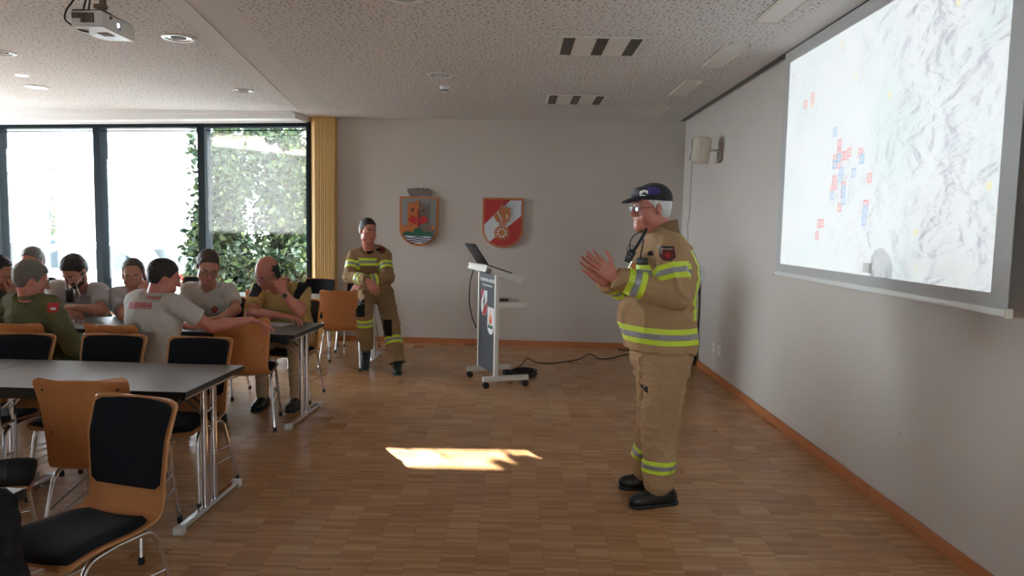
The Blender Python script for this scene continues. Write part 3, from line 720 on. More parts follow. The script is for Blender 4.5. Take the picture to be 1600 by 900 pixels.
lm = bpy.data.materials.new('lit_lens'); lm.use_nodes = True; lb_ = lm.node_tree.nodes['Principled BSDF']
lb_.inputs['Base Color'].default_value = (.02, .02, .08, 1); lb_.inputs['Roughness'].default_value = .05
t = NT(lm); ge = t.obj(); sp = t.n('ShaderNodeSeparateXYZ'); t.l(ge, sp.inputs[0])
rad = t.math('SQRT', t.math('ADD', t.math('POWER', t.math('SUBTRACT', sp.outputs[1], LY-.006), 2), t.math('POWER', t.math('SUBTRACT', sp.outputs[2], .045), 2)))
lb_.inputs['Emission Color'].default_value = (1, .75, 1, 1); t.l(t.math('MULTIPLY', t.math('LESS_THAN', rad, .013), 4), lb_.inputs['Emission Strength'])
bm = bmesh.new(); lathe(bm, [(0, .008), (.014, .0065), (.026, .001)], seg=32, M4=Mx); auto(obj('lens', bm, lm, lr))
bm = bmesh.new(); box(bm, (-.02, -.03, -.003), (.04, .04, .001)); obj('foot_plate', bm, M['vent'], pj)
bm = bmesh.new(); tube(bm, [(0, 0, .094), (0, 0, .36)], .018, 16); box(bm, (-.035, -.035, .094), (.035, .035, .125), .008); box(bm, (-.045, -.02, .14), (.02, .02, .165), .005)
for sx, sy in ((-1, -1), (1, -1), (1, 1), (-1, 1)): tube(bm, [(0, 0, .11), (sx*.06, sy*.12, .098)], .006, 8)
lathe(bm, [(0, .385), (.06, .38), (.06, .36), (0, .355)], seg=24); auto(obj('ceiling_mount', bm, M['vent'], pj))
for k, (px_, sw) in enumerate(((-.13, .0), (-.115, .025), (-.03, .05))):
    bm = bmesh.new(); pts = [V((-.05+k*.03, .0+sw, .39)), V((-.075, -.05, .25)), V((px_, -.135, .09)), V((px_-.012, -.135, .04)), V((-.09, -.10, .0)), V((-.05, -.06, -.006))] if k < 1 else [V((-.03+k*.03, sw, .39)), V((-.06+.02*k, -.08, .2)), V((-.08+.03*k, -.11, .09))]
    tube(bm, bend(pts, .08, 6), .005, 8); obj('cable', bm, M['rubber'], pj)

PJ = V((-2.39+.104, 4.17, 2.675))
pl_ = bpy.data.lights.new('projector_beam', 'SPOT'); pl_.energy = 86; pl_.spot_size = math.radians(75); pl_.spot_blend = 0; pl_.shadow_soft_size = .004
po = bpy.data.objects.new('projector_beam', pl_); C.objects.link(po); po.location = PJ; po.rotation_euler = (0, -PI/2, 0)
pl_.use_nodes = True; t = NT(pl_); em = t.t.nodes['Emission']
ge = t.n('ShaderNodeNewGeometry'); sp = t.n('ShaderNodeSeparateXYZ'); t.l(ge.outputs['Incoming'], sp.inputs[0]); DX = SX-PJ.x
yy = t.math('MULTIPLY_ADD', t.math('DIVIDE', sp.outputs[1], sp.outputs[0]), DX, PJ.y)
zz = t.math('MULTIPLY_ADD', t.math('DIVIDE', sp.outputs[2], sp.outputs[0]), DX, PJ.z)
inside = t.math('MULTIPLY', t.math('LESS_THAN', t.math('ABSOLUTE', t.math('SUBTRACT', yy, (Y0+Y1)/2)), (Y1-Y0)/2), t.math('LESS_THAN', t.math('ABSOLUTE', t.math('SUBTRACT', zz, (Z0+Z1)/2)), (Z1-Z0)/2))
em.inputs['Color'].default_value = (.92, .97, 1, 1); t.l(inside, em.inputs['Strength'])
# the map glows from the canvas itself in place of the projected picture
t = NT(cv); tc = t.n('ShaderNodeTexCoord'); sp = t.n('ShaderNodeSeparateXYZ'); t.l(tc.outputs['Object'], sp.inputs[0])
yy = t.math('ADD', sp.outputs[1], 4.34); zz = t.math('ADD', sp.outputs[2], 1.23)
cb = t.n('ShaderNodeCombineXYZ'); t.l(yy, cb.inputs[0]); t.l(zz, cb.inputs[1]); P2 = cb.outputs[0]
inside = t.math('MULTIPLY', t.math('LESS_THAN', t.math('ABSOLUTE', t.math('SUBTRACT', yy, (Y0+Y1)/2)), (Y1-Y0)/2), t.math('LESS_THAN', t.math('ABSOLUTE', t.math('SUBTRACT', zz, (Z0+Z1)/2)), (Z1-Z0)/2))
def shifted(dx, dy, rot=.0, sc=(1, 1, 1)):
    mp = t.n('ShaderNodeMapping'); mp.inputs['Location'].default_value = (dx, dy, 0); mp.inputs['Rotation'].default_value = (0, 0, rot); mp.inputs['Scale'].default_value = sc; t.l(P2, mp.inputs[0]); return mp.outputs[0]
sc = (1.0, 1.9, 1)
def rn(dx, dy):
    n = t.n('ShaderNodeTexNoise', noise_dimensions='2D'); n.inputs['Scale'].default_value = 3.4; n.inputs['Detail'].default_value = 7; n.inputs['Roughness'].default_value = .62; n.inputs['Distortion'].default_value = .35
    t.l(shifted(dx, dy, .75, sc), n.inputs['Vector']); return n.outputs[0]
em_h = t.math('MULTIPLY', t.math('SUBTRACT', rn(0, 0), rn(.012, .018)), 9)
big = t.noise(shifted(3, 1, .5), 1.1, 2)
rough_zone = t.math('SMOOTH_MAX', t.math('MULTIPLY', t.math('SUBTRACT', big, .30), 4), 0, .1)
west = t.math('SMOOTH_MIN', t.math('MULTIPLY', t.math('SUBTRACT', 5.0, yy), 1.2), 1.0, .3)
shade = t.n('ShaderNodeClamp'); t.l(t.math('MULTIPLY', t.math('MULTIPLY', t.math('SUBTRACT', em_h, .0), rough_zone), t.math('SMOOTH_MAX', west, .25, .1)), shade.inputs[0]); shade.inputs['Max'].default_value = .75
green = t.n('ShaderNodeClamp'); t.l(t.math('MULTIPLY', t.math('SUBTRACT', t.noise(shifted(7, 4, .3), 2.0, 3), .50), 4), green.inputs[0]); green.inputs['Max'].default_value = .6
cc = t.mix(green.outputs[0], (.90, .97, 1.0), (.62, .88, .84)); cc = t.mix(shade.outputs[0], cc, (.02, .02, .16))
RED = [(5.246, 2.496), (5.128, 2.529), (5.124, 2.497), (4.661, 2.145), (4.662, 2.084), (4.614, 2.063), (4.561, 2.062), (4.519, 2.077), (4.713, 2.052), (4.653, 2.014), (4.368, 2.058), (4.705, 1.919), (4.691, 1.881), (4.735, 1.854), (4.571, 1.87), (4.574, 1.821), (4.608, 1.737), (4.239, 1.899), (4.265, 1.743), (4.904, 1.636), (4.853, 1.636), (4.925, 1.553)]
BLU = [(4.737, 2.232), (4.658, 2.055), (4.61, 1.965), (4.623, 1.926), (4.347, 2.021), (4.443, 1.945), (4.73, 1.816), (4.568, 1.845), (4.56, 1.78), (4.718, 2.019), (4.269, 1.709), (4.277, 1.648)]
DRK = [(5.52, 2.757), (5.125, 2.75), (4.88, 2.749), (4.684, 2.748), (3.198, 1.406), (3.864, 2.755)]
YEL = [(5.12, 2.466), (3.486, 2.678), (4.064, 2.348), (3.164, 1.792), (3.716, 1.583), (3.694, 1.398), (4.485, 2.534), (4.716, 2.783)]
def boxdist(p, ax=1., ay=1.):
    v = t.n('ShaderNodeVectorMath', operation='SUBTRACT'); t.l(P2, v.inputs[0]); v.inputs[1].default_value = (p[0], p[1], 0)
    a = t.n('ShaderNodeVectorMath', operation='ABSOLUTE'); t.l(v.outputs[0], a.inputs[0]); s_ = t.n('ShaderNodeSeparateXYZ'); t.l(a.outputs[0], s_.inputs[0])
    return t.math('MAXIMUM', s_.outputs[0] if ax == 1 else t.math('MULTIPLY', s_.outputs[0], ax), s_.outputs[1] if ay == 1 else t.math('MULTIPLY', s_.outputs[1], ay))
def nearest(L):
    d = None
    for p in L: q = boxdist(p); d = q if d is None else t.math('MINIMUM', d, q)
    return d
for L, colr in ((RED, (.95, .0, .0)), (BLU, (0, .38, .85))):
    d = nearest(L); ringm = t.math('MULTIPLY', t.math('LESS_THAN', d, .030), t.math('GREATER_THAN', d, .0155)); cor = t.math('LESS_THAN', d, .008)
    cc = t.mix(t.math('MULTIPLY', t.math('LESS_THAN', d, .030), .9), cc, (1, 1, 1)); cc = t.mix(t.math('MAXIMUM', ringm, cor), cc, colr)
for k, (L, r0, r1, colr) in enumerate(((DRK, .010, .017, (0, 0, 0)), (YEL, -1, .020, (1, .9, .2)))):
    d = None
    for p in L:
        v = t.n('ShaderNodeVectorMath', operation='DISTANCE'); t.l(P2, v.inputs[0]); v.inputs[1].default_value = (p[0], p[1], 0)
        d = v.outputs['Value'] if d is None else t.math('MINIMUM', d, v.outputs['Value'])
    m_ = t.math('MULTIPLY', t.math('LESS_THAN', d, r1), t.math('GREATER_THAN', d, r0)); cc = t.mix(m_, cc, colr)
cc = t.mix(t.math('LESS_THAN', boxdist((4.20, 1.37), 1, 1.9), .055), cc, (0, 0, 0))     # dark caption box low on the map
cc = t.mix(t.math('MULTIPLY', t.math('LESS_THAN', boxdist((3.46, 1.405), 1, 7.5), .33), .6), cc, (.93, .97, .99))    # pale scale bar
t.l(cc, t.b.inputs['Emission Color']); t.l(t.math('MULTIPLY', t.math('MULTIPLY', inside, t.math('LESS_THAN', sp.outputs[0], -.001)), .086), t.b.inputs['Emission Strength'])

# ------------------------------------------------------------------ flat artwork helpers
def layer(bm, pts, y, th, mi, fx): prism(bm, [fx(*p) for p in pts], y-th, y, mi, plane='xz')
def arc(cx, cy, rx, ry, a0, a1, n=16): return [(cx+rx*math.cos(math.radians(a0+(a1-a0)*i/n)), cy+ry*math.sin(math.radians(a0+(a1-a0)*i/n))) for i in range(n+1)]
def backwall(x): return BW0.y+(BW1.y-BW0.y)*(x-BW0.x)/(BW1.x-BW0.x)
brz = math.atan2(BW1.y-BW0.y, BW1.x-BW0.x)
# town crest (drawn in tenths of photo pixels around the shield centre)
cx, cz = -1.28, 1.622
cr1 = thing('coat_of_arms', 'wooden crest with orange castle, red flags, green hills and blue waves', 'coat of arms', (cx, backwall(cx), cz), brz, 'crests on the back wall')
f1 = lambda x, y: ((x-372)*.00125, (442-y)*.00121)
def part(name, polys, y, th, mat, fx, parent, bev=0):
    bm = bmesh.new()
    for p in polys: layer(bm, p, y, th, 0, fx)
    if bev: bmesh.ops.bevel(bm, geom=[e for e in bm.edges if e.calc_face_angle(0) > 1], offset=bev, segments=1, affect='EDGES')
    return obj(name, bm, mat, parent)
sh1 = [(165, 175), (580, 175), (580, 520)]+arc(372, 520, 208, 190, 0, 180, 24)[1:]
in1 = [(186, 193), (556, 193), (556, 515)]+arc(372, 515, 185, 172, 0, 180, 24)[1:]
part('frame', [sh1], 0, .035, M['orange_wood'], f1, cr1, .003)
part('field', [in1], -.0355, .002, M['grey_relief'], f1, cr1)
part('castle', [[(187, 520), (187, 485), (215, 480), (222, 510), (252, 470), (255, 262), (262, 243), (280, 255), (283, 240), (298, 236), (302, 252), (325, 248), (330, 222), (345, 219), (350, 236), (358, 218), (372, 215), (372, 560), (200, 575)]], -.0365, .012, M['orange_wood'], f1, cr1)
part('castle', [[(372, 215), (392, 225), (398, 255), (410, 258), (415, 245), (432, 245), (436, 260), (460, 262), (470, 258), (474, 285), (472, 470), (520, 490), (545, 495), (545, 560), (372, 560)]], -.0365, .010, M['brown_grey'], f1, cr1)
part('castle_window', [[(298, 305), (305, 296), (318, 300), (318, 338), (294, 340)]], -.0485, .001, M['dark_relief'], f1, cr1)
part('castle_window', [[(415, 312), (425, 304), (432, 312), (432, 340), (415, 342)]], -.0465, .001, M['dark_relief'], f1, cr1)
part('flag', [[(298, 370), (352, 405), (348, 470), (322, 470), (254, 432)]], -.0485, .006, M['red'], f1, cr1)
part('flag', [[(432, 372), (476, 435), (405, 475), (378, 455), (376, 410)]], -.0485, .006, M['red'], f1, cr1)
part('flag_pole', [[(357, 315), (371, 315), (371, 500), (357, 500)]], -.0485, .008, M['red'], f1, cr1)
part('battlement', [[(500, 492), (520, 480), (545, 492), (540, 522), (505, 520)]], -.0475, .004, M['orange_wood'], f1, cr1)
part('hills', [[(198, 600), (205, 575), (240, 550), (290, 555), (318, 570), (318, 540), (340, 518), (372, 510), (400, 525), (415, 560), (450, 550), (500, 560), (535, 590), (532, 606)]], -.0475, .006, M['green_paint'], f1, cr1)
def wave(y, h, x0_, x1_): 
    xs = [x0_+(x1_-x0_)*i/30 for i in range(31)]; f_ = lambda x: y+9*math.cos((x-285)/172*2*PI)
    return [(x, f_(x)) for x in xs]+[(x, f_(x)+h) for x in xs[::-1]]
part('water', [[(203, 596)]+[(200+332*i/20, 596) for i in range(1, 20)]+[(528, 596)]+[p for p in arc(372, 515, 183, 170, 30, 150, 20)]], -.0475, .002, M['white'], f1, cr1)
part('water_wave', [wave(615, 13, 215, 522)], -.0497, .002, M['blue_paint'], f1, cr1)
part('water_wave', [wave(640, 13, 240, 500)], -.0497, .002, M['blue_paint'], f1, cr1)
part('water_wave', [wave(664, 11, 285, 458)], -.0497, .002, M['blue_paint'], f1, cr1)
crown = [(275, 172)]+[(275+4+206*i/10, 172-14*math.sin(PI*i/10)) for i in range(1, 10)]+[(484, 174), (512, 112), (492, 100)]
for i in range(4, -1, -1):
    a = 262+i*50; hh = 82-12*math.sin(PI*(i+.5)/5)
    crown += [(a+28, hh+8), (a+25, hh+32), (a+12, hh+32), (a+5, hh+6)]
crown += [(238, 105)]
bm = bmesh.new(); layer(bm, crown, 0, .03, 0, f1); obj('mural_crown', bm, M['brown_grey'], cr1)
# fire brigade crest
cx = -.17
cr2 = thing('coat_of_arms', 'red and white wooden crest with orange flame above a cogwheel', 'coat of arms', (cx, backwall(cx), 1.622), brz, 'crests on the back wall')
f2 = lambda x, y: ((x-1235)*.00130, (455-y)*.00121)
sh2 = [(1028, 185), (1442, 185), (1442, 530)]+arc(1235, 530, 207, 195, 0, 180, 24)[1:]
in2 = [(1047, 205), (1420, 205), (1420, 525)]+arc(1235, 525, 186, 178, 0, 180, 24)[1:]
part('frame', [sh2], 0, .035, M['orange_wood'], f2, cr2, .003)
part('field', [in2], -.0355, .002, M['red'], f2, cr2)
low = [p for p in arc(1235, 525, 186, 178, 180, 135, 10)]
part('white_band', [[(1047, 475), (1140, 375), (1310, 210), (1420, 210), (1420, 375), (1105, 662), (1075, 625), (1052, 570), (1047, 525)]], -.0375, .002, M['white'], f2, cr2)
part('flame', [[(1198, 462), (1165, 430), (1143, 385), (1150, 345), (1188, 318), (1176, 345), (1192, 360), (1198, 300), (1240, 215), (1232, 265), (1250, 300), (1262, 268), (1280, 262), (1268, 290), (1290, 300), (1312, 282), (1308, 320), (1318, 370), (1300, 425), (1268, 462)]], -.0395, .014, M['orange_wood'], f2, cr2)
part('flame_highlight', [[(1182, 335), (1205, 372), (1225, 410), (1222, 450), (1212, 450), (1214, 412), (1196, 385), (1172, 342)], [(1272, 360), (1288, 385), (1280, 405), (1264, 415), (1275, 390), (1264, 365)]], -.0537, .001, M['white'], f2, cr2)
part('torch_rim', [[(1196, 466), (1272, 466), (1272, 478), (1196, 478)]], -.0395, .014, M['orange_wood'], f2, cr2)
cog = []
for i in range(16):
    for da, rr_c in ((-8, 62), (-7, 80), (7, 80), (8, 62)):
        a = math.radians(i*22.5+da); cog.append((1227+rr_c*math.cos(a), 562+rr_c*math.sin(a)))
part('cogwheel', [cog], -.0395, .012, M['orange_wood'], f2, cr2)
for i in range(8):
    a = i*45+22; part('cog_hole', [[(1227+r_*math.cos(math.radians(a+d_)), 562+r_*math.sin(math.radians(a+d_))) for r_, d_ in ((24, 0), (50, 17), (54, 0), (50, -17))]], -.0517, .001, M['white'], f2, cr2)

# ------------------------------------------------------------------ text helper
def text_mesh(s, size, bold=0.0):
    cu = bpy.data.curves.new('lettering', 'FONT'); cu.body = s; cu.size = size; cu.align_x = 'CENTER'; cu.align_y = 'CENTER'; cu.extrude = .0004; cu.offset = bold
    o = bpy.data.objects.new('lettering', cu); me = bpy.data.meshes.new_from_object(o); bpy.data.objects.remove(o); return me
def text(s, size, M4, mat, parent, name='lettering', bold=0.0):
    me = text_mesh(s, size, bold); me.transform(M4); return link(me, name, mat, parent)

# ------------------------------------------------------------------ lectern
lt = thing('lectern', 'white metal lectern on castors with a dark front panel and two crest stickers', 'lectern', (-.165, 7.125, 0), math.radians(20.2))
wmx = M['white_metal']
for q in (-1, 1):
    bm = bmesh.new(); box(bm, (-.235, q*.27-.022, .068), (.235, q*.27+.022, .118), .004); fo = obj('foot_rail', bm, wmx, lt)
    for sx in (-.205, .205):
        bm = bmesh.new(); Mx = Matrix.Translation((sx, q*.27, .032)) @ Matrix.Rotation(PI/2, 4, 'X')
        for dy in (-.016, .016): lathe(bm, [(0, dy-.009), (.027, dy-.009), (.031, dy-.005), (.031, dy+.005), (.027, dy+.009), (0, dy+.009)], seg=20, M4=Mx)
        box(bm, (sx-.012, q*.27-.006, .03), (sx+.012, q*.27+.006, .068), .002); auto(obj('castor', bm, M['rubber'], fo))
    bm = bmesh.new(); box(bm, (-.125, q*.27-.02, .118), (-.085, q*.27+.02, 1.11), .003); obj('post', bm, wmx, lt)
bm = bmesh.new(); box(bm, (-.115, -.25, .13), (-.103, .25, 1.10), .001); pn = obj('front_panel', bm, M['lectern_panel'], lt)
def lz(xx): return 1.155-(xx+.17)*.32
bm = bmesh.new(); TM = Matrix.Translation((-.17, 0, 1.165)) @ Matrix.Rotation(math.radians(17.5), 4, 'Y')
box(bm, (-.06, -.31, 0), (.36, .31, .018), .002, M4=TM); dk = obj('desk_top', bm, wmx, lt)
bm = bmesh.new()
for q in (-1, 1): box(bm, (.0, q*.30-.006, -.045), (.34, q*.30+.006, 0), .001, M4=TM)
box(bm, (-.055, -.30, -.045), (-.045, .30, 0), .001, M4=TM); obj('desk_skirt', bm, wmx, lt)
bm = bmesh.new(); box(bm, (-.085, -.255, .82), (.21, .255, .838), .001); box(bm, (-.085, -.27, .785), (.21, -.25, .838), .001); box(bm, (-.085, .25, .785), (.21, .27, .838), .001); obj('shelf', bm, wmx, lt)
PMX = Matrix.Translation((-.1155, 0, 0)) @ Matrix(((0, 0, -1, 0), (-1, 0, 0, 0), (0, 1, 0, 0), (0, 0, 0, 1)))
tm = nmat('white_lettering', (.75, .75, .75), .6)
text('FEUERWEHR LANDECK', .046, PMX @ Matrix.Translation((0, 1.035, 0)), tm, pn, bold=.0008)
text('Wir gehen durchs Feuer', .032, PMX @ Matrix.Translation((0, .985, 0)), tm, pn)
def fxl(cxx, czz, s): return lambda x, y: (cxx+x*s, czz+y*s)
def sticker(name, cyy, czz, w, h, shapes):
    base = [(-.5*w, .5*h), (.5*w, .5*h), (.5*w, -.15*h)]+[(.5*w*math.cos(math.radians(a)), -.15*h+.35*h*math.sin(math.radians(a))) for a in range(-15, -180, -15)]+[(-.5*w, -.15*h)]
    bm = bmesh.new(); prism(bm, [(cyy+x, czz+y) for x, y in base], .0002, .0012, plane='xy', M4=PMX); s_ = obj(name, bm, M['white_paint'], pn)
    for i, (mm, poly) in enumerate(shapes):
        bm = bmesh.new(); prism(bm, [(cyy+x*w, czz+y*h) for x, y in poly], .0013+.0003*i, .0016+.0003*i, plane='xy', M4=PMX); obj(name+'_emblem', bm, mm, s_)
M['white_paint'] = nmat('white_sticker', (.72, .72, .72), .5)
sticker('fire_service_sticker', -.10, .80, .20, .26, [(M['red'], [(-.5, .5), (.05, .5), (-.5, 0)]), (M['red'], [(.5, .12), (.5, -.2), (.42, -.35), (.2, -.46), (0, -.5), (-.28, -.42)]), (M['dark_plastic'], [(-.05, -.3), (.1, -.25), (.12, 0), (.2, .1), (.05, .36), (-.02, .15), (-.1, .02), (-.02, -.1)])])
sticker('town_sticker', .12, .64, .20, .27, [(M['orange'], [(-.2, -.1), (.22, -.1), (.2, .2), (.06, .18), (.04, .42), (-.04, .42), (-.06, .18), (-.2, .2)]), (M['green_paint'], [(-.4, -.28), (-.3, -.15), (-.12, -.12), (0, -.2), (.15, -.12), (.35, -.16), (.4, -.28)]), (M['red'], [(-.12, -.08), (.12, -.08), (.1, .06), (-.1, .06)])])
bm = bmesh.new(); tube(bm, bend([(-.2, .2, 1.13), (-.23, .22, 1.02), (-.235, .24, .8), (-.19, .26, .62), (-.14, .27, .52)], .1, 6), .006, 8); obj('side_cable', bm, M['rubber'], lt)
# laptop on the desk (a thing of its own)
LM = lt.matrix_basis @ TM
lp = thing('laptop', 'open black laptop on the lectern, its screen tilted back', 'laptop', LM @ V((.12, -.02, .019)), math.radians(20.2))
RY = Matrix.Rotation(math.radians(17.5), 4, 'Y')
bm = bmesh.new(); box(bm, (-.13, -.18, .0), (.13, .18, .016), .003, M4=RY); base_ = auto(obj('laptop_base', bm, M['dark_plastic'], lp))
bm = bmesh.new(); box(bm, (-.10, -.15, .0162), (.03, .15, .0175), 0, M4=RY); obj('keyboard', bm, M['rubber'], base_)
SM_ = RY @ Matrix.Translation((-.13, 0, .014)) @ Matrix.Rotation(math.radians(-52), 4, 'Y')
bm = bmesh.new(); box(bm, (-.006, -.18, 0), (.003, .18, .245), .002, M4=SM_); sn = auto(obj('laptop_screen', bm, M['dark_plastic'], lp))
bm = bmesh.new(); tube(bm, [SM_ @ V((0, -.12, 0)), SM_ @ V((0, .12, 0))], .008, 8); obj('hinge', bm, M['white_metal'], lp)
bm = bmesh.new(); box(bm, (.20, -.27, .0185), (.40, -.05, .0215), .0005, M4=TM); nb = obj('notepad', bm, M['paper']); nb.matrix_basis = lt.matrix_basis; setp(nb, 'thin white notepad sticking out over the lectern edge', 'notepad')
bm = bmesh.new(); pts = []
rng = random.Random(3)
for i in range(60): a = i*.45; pts.append((.0+.05*math.cos(a)+rng.uniform(-.01, .01), -.16+.045*math.sin(a)+rng.uniform(-.01, .01), .846+.012*abs(math.sin(i*.3))))
tube(bm, pts, .003, 6); cb_ = obj('adapter_cable', bm, M['rubber']); cb_.matrix_basis = lt.matrix_basis; setp(cb_, 'small coil of black cable on the lectern shelf', 'cable')

# floor cable and coil
pts = []
for i in range(110):
    a = i*.42; pts.append((.07+.17*math.cos(a)*(1-.1*math.sin(i)), 7.40+.11*math.sin(a)+.02*math.sin(i*1.7), .012+.055*(i/110)+.012*math.sin(a*2)))
bm = bmesh.new(); tube(bm, pts, .005, 6); coil = obj('cable_coil', bm, M['rubber']); setp(coil, 'loose coil of black cable on the floor beside the lectern foot', 'cable')
route = [(800, 578, .01), (815, 571, .01), (824, 558, .06), (835, 566, .01), (855, 568, .006), (880, 566, .006), (905, 562, .006), (922, 551, .05), (935, 561, .006), (955, 560, .006), (975, 554, .006), (988, 553, .006), (990, 560, .006), (1000, 558, .006), (1010, 556, .006)]
bm = bmesh.new(); tube(bm, bend([atz(x, y, z) for x, y, z in route], .2, 6), .006, 8); fc = obj('floor_cable', bm, M['rubber']); setp(fc, 'black cable winding over the parquet from the lectern to the floor socket', 'cable')
p = atz(978, 547, 0); bm = bmesh.new(); box(bm, (p.x-.10, p.y-.09, 0), (p.x+.10, p.y+.09, .006), .002); fs = obj('floor_socket', bm, varied('bronze_plate', (.12, .08, .05), (.15, .1, .07), .4, 10, metal=.6)); setp(fs, 'square metal floor socket lid near the back wall', 'floor socket')

# ------------------------------------------------------------------ ceiling fittings
def ceilz(x, y):
    if x > crx(y): return CEIL
    n = (qs[1]-qs[0]).cross(qs[3]-qs[0]); 
    return qs[0].z-(n.x*(x-qs[0].x)+n.y*(y-qs[0].y))/n.z
dl_em = bpy.data.materials.new('lit_downlight'); dl_em.use_nodes = True; b_ = dl_em.node_tree.nodes['Principled BSDF']; b_.inputs['Emission Color'].default_value = (1, .97, .92, 1); b_.inputs['Emission Strength'].default_value = 2.2
M['reflector'] = nmat('silver_reflector', (.55, .6, .66), .12, 1)
dls = [(-2.609, 5.566, 0), (-2.93, 7.698, 0), (-.726, 6.711, 0), (-5.30, 7.95, 1), (-4.50, 6.30, 0), (-.714, 4.47, 0)]
dlab = ['round recessed ceiling light beside the projector', 'round recessed ceiling light nearest the crease above the windows', 'round recessed ceiling light just before the smoke detector', 'lit round ceiling light above the far windows on the left', 'round ceiling light cut off by the left edge', 'round ceiling light cut off by the top edge']
for (x, y, lit), lab in zip(dls, dlab):
    z = ceilz(x, y); d_ = thing('downlight', lab, 'ceiling light', (x, y, z), 0, 'round recessed ceiling lights')
    bm = bmesh.new(); lathe(bm, [(.094, -.001), (.118, -.001), (.120, -.006), (.116, -.010), (.098, -.011), (.092, -.004), (.094, -.001)], seg=40); auto(obj('trim_ring', bm, M['white_plastic'], d_))
    bm = bmesh.new(); lathe(bm, [(0, -.002), (.05, -.0025), (.093, -.005)], seg=32); auto(obj('diffuser', bm, dl_em if lit else M['reflector'], d_))
    if not lit:
        bm = bmesh.new(); tube(bm, [(-.05, -.02, -.007), (.05, -.02, -.007)], .006, 8); tube(bm, [(-.05, .02, -.007), (.05, .02, -.007)], .006, 8); obj('lamp_tubes', bm, M['white_plastic'], d_)
p = atz(35, 122, 2.98); z = ceilz(p.x, p.y); bm = bmesh.new(); lathe(bm, [(0, -.004), (.05, -.004), (.055, 0)], seg=24); o = obj('spotlight_disc', bm, dl_em); o.location = (p.x, p.y, z-.001); setp(o, 'small lit round spot in the ceiling above the left windows', 'ceiling light')
sd = thing('smoke_detector', 'small white smoke detector hanging under the ceiling', 'smoke detector', (-.738, 7.251, CEIL))
bm = bmesh.new(); lathe(bm, [(0, 0), (.05, 0), (.052, -.015), (.045, -.028), (0, -.028)], seg=28); auto(obj('base', bm, M['white_plastic'], sd))
bm = bmesh.new(); lathe(bm, [(.034, -.028), (.036, -.04), (.026, -.058), (0, -.062)], seg=28); auto(obj('sensor_head', bm, M['white_plastic'], sd))
bm = bmesh.new(); lathe(bm, [(.0345, -.036), (.0375, -.038), (.0375, -.046), (.034, -.048)], seg=28); obj('slot_ring', bm, M['dark_plastic'], sd)
# three-slot air outlets
M['louvre'] = nmat('grey_brown_louvre', (.035, .03, .026), .6)
M['louvre_blade'] = nmat('dark_bronze_blade', (.12, .10, .08), .5)
for (cx_, cy_, lab) in ((.61, 5.57, 'large white ceiling outlet with three dark louvred slots, nearer the camera'), (.615, 7.84, 'white ceiling outlet with three louvred slots, nearer the back wall')):
    v_ = thing('air_outlet', lab, 'ceiling outlet', (cx_, cy_, CEIL), 0, 'ceiling air outlets')
    bm = bmesh.new(); box(bm, (-.315, -.27, -.008), (.315, .27, -.0005), .002); obj('panel', bm, M['white_plastic'], v_)
    for k in (-1, 0, 1):
        bm = bmesh.new(); box(bm, (k*.245-.045, -.25, -.010), (k*.245+.045, .25, -.008)); s_ = obj('slot', bm, M['louvre'], v_)
        bm = bmesh.new()
        for i in range(14): yy_ = -.24+i*.0345; box(bm, (k*.245-.042, yy_, -.014), (k*.245+.042, yy_+.008, -.010))
        obj('louvre', bm, M['louvre_blade'], s_); bm = bmesh.new()
        box(bm, (k*.245-.047, -.252, -.014), (k*.245-.043, .252, -.0095)); box(bm, (k*.245+.043, -.252, -.014), (k*.245+.047, .252, -.0095)); obj('slot_rim', bm, M['cream_plastic'], s_)
for i, (y0_, y1_) in enumerate(((8.03, 8.80), (6.74, 7.53), (5.43, 6.16), (4.08, 4.85))):
    lab = ['slim white ceiling panel light closest to the back wall', 'second slim white ceiling panel light from the back wall', 'third slim white ceiling panel light from the back wall', 'slim white ceiling panel light cut off by the top edge'][i]
    v_ = thing('panel_light', lab, 'ceiling light', (1.635, (y0_+y1_)/2, CEIL), 0, 'slim ceiling panel lights'); h_ = (y1_-y0_)/2
    bm = bmesh.new()
    for a, b in (((-.085, -h_-.006), (-.075, h_+.006)), ((.075, -h_-.006), (.085, h_+.006)), ((-.085, -h_-.006), (.085, -h_)), ((-.085, h_), (.085, h_+.006))): box(bm, (a[0], a[1], -.012), (b[0], b[1], -.0005))
    obj('frame', bm, M['cream_plastic'], v_)
    bm = bmesh.new(); box(bm, (-.075, -h_, -.006), (.075, h_, -.0015)); obj('diffuser', bm, M['white_plastic'], v_)

# ------------------------------------------------------------------ wall devices
sp_ = thing('wall_speaker', 'cream loudspeaker on a swivel bracket high on the right wall', 'loudspeaker', (XR, 7.66, 2.42))
Mx = Matrix.Translation((-.205, -.02, 0)) @ Matrix.Rotation(math.radians(-28), 4, 'Z') @ Matrix.Rotation(math.radians(6), 4, 'Y')
bm = bmesh.new(); prism(bm, [(-.085, -.085), (-.05, -.105), (.03, -.09), (.09, -.05), (.09, .05), (.03, .09), (-.05, .105), (-.085, .085)], -.135, .135, plane='xy')
bmesh.ops.bevel(bm, geom=bm.edges[:], offset=.016, segments=3, affect='EDGES'); bm.transform(Mx); bd_ = auto(obj('speaker_cabinet', bm, M['cream_plastic'], sp_), 50)
bm = bmesh.new(); box(bm, (-.094, -.078, -.118), (-.083, .078, .118), .006, M4=Mx); obj('grille', bm, varied('beige_grille', (.36, .32, .26), (.40, .36, .3), .7, 60), sp_)
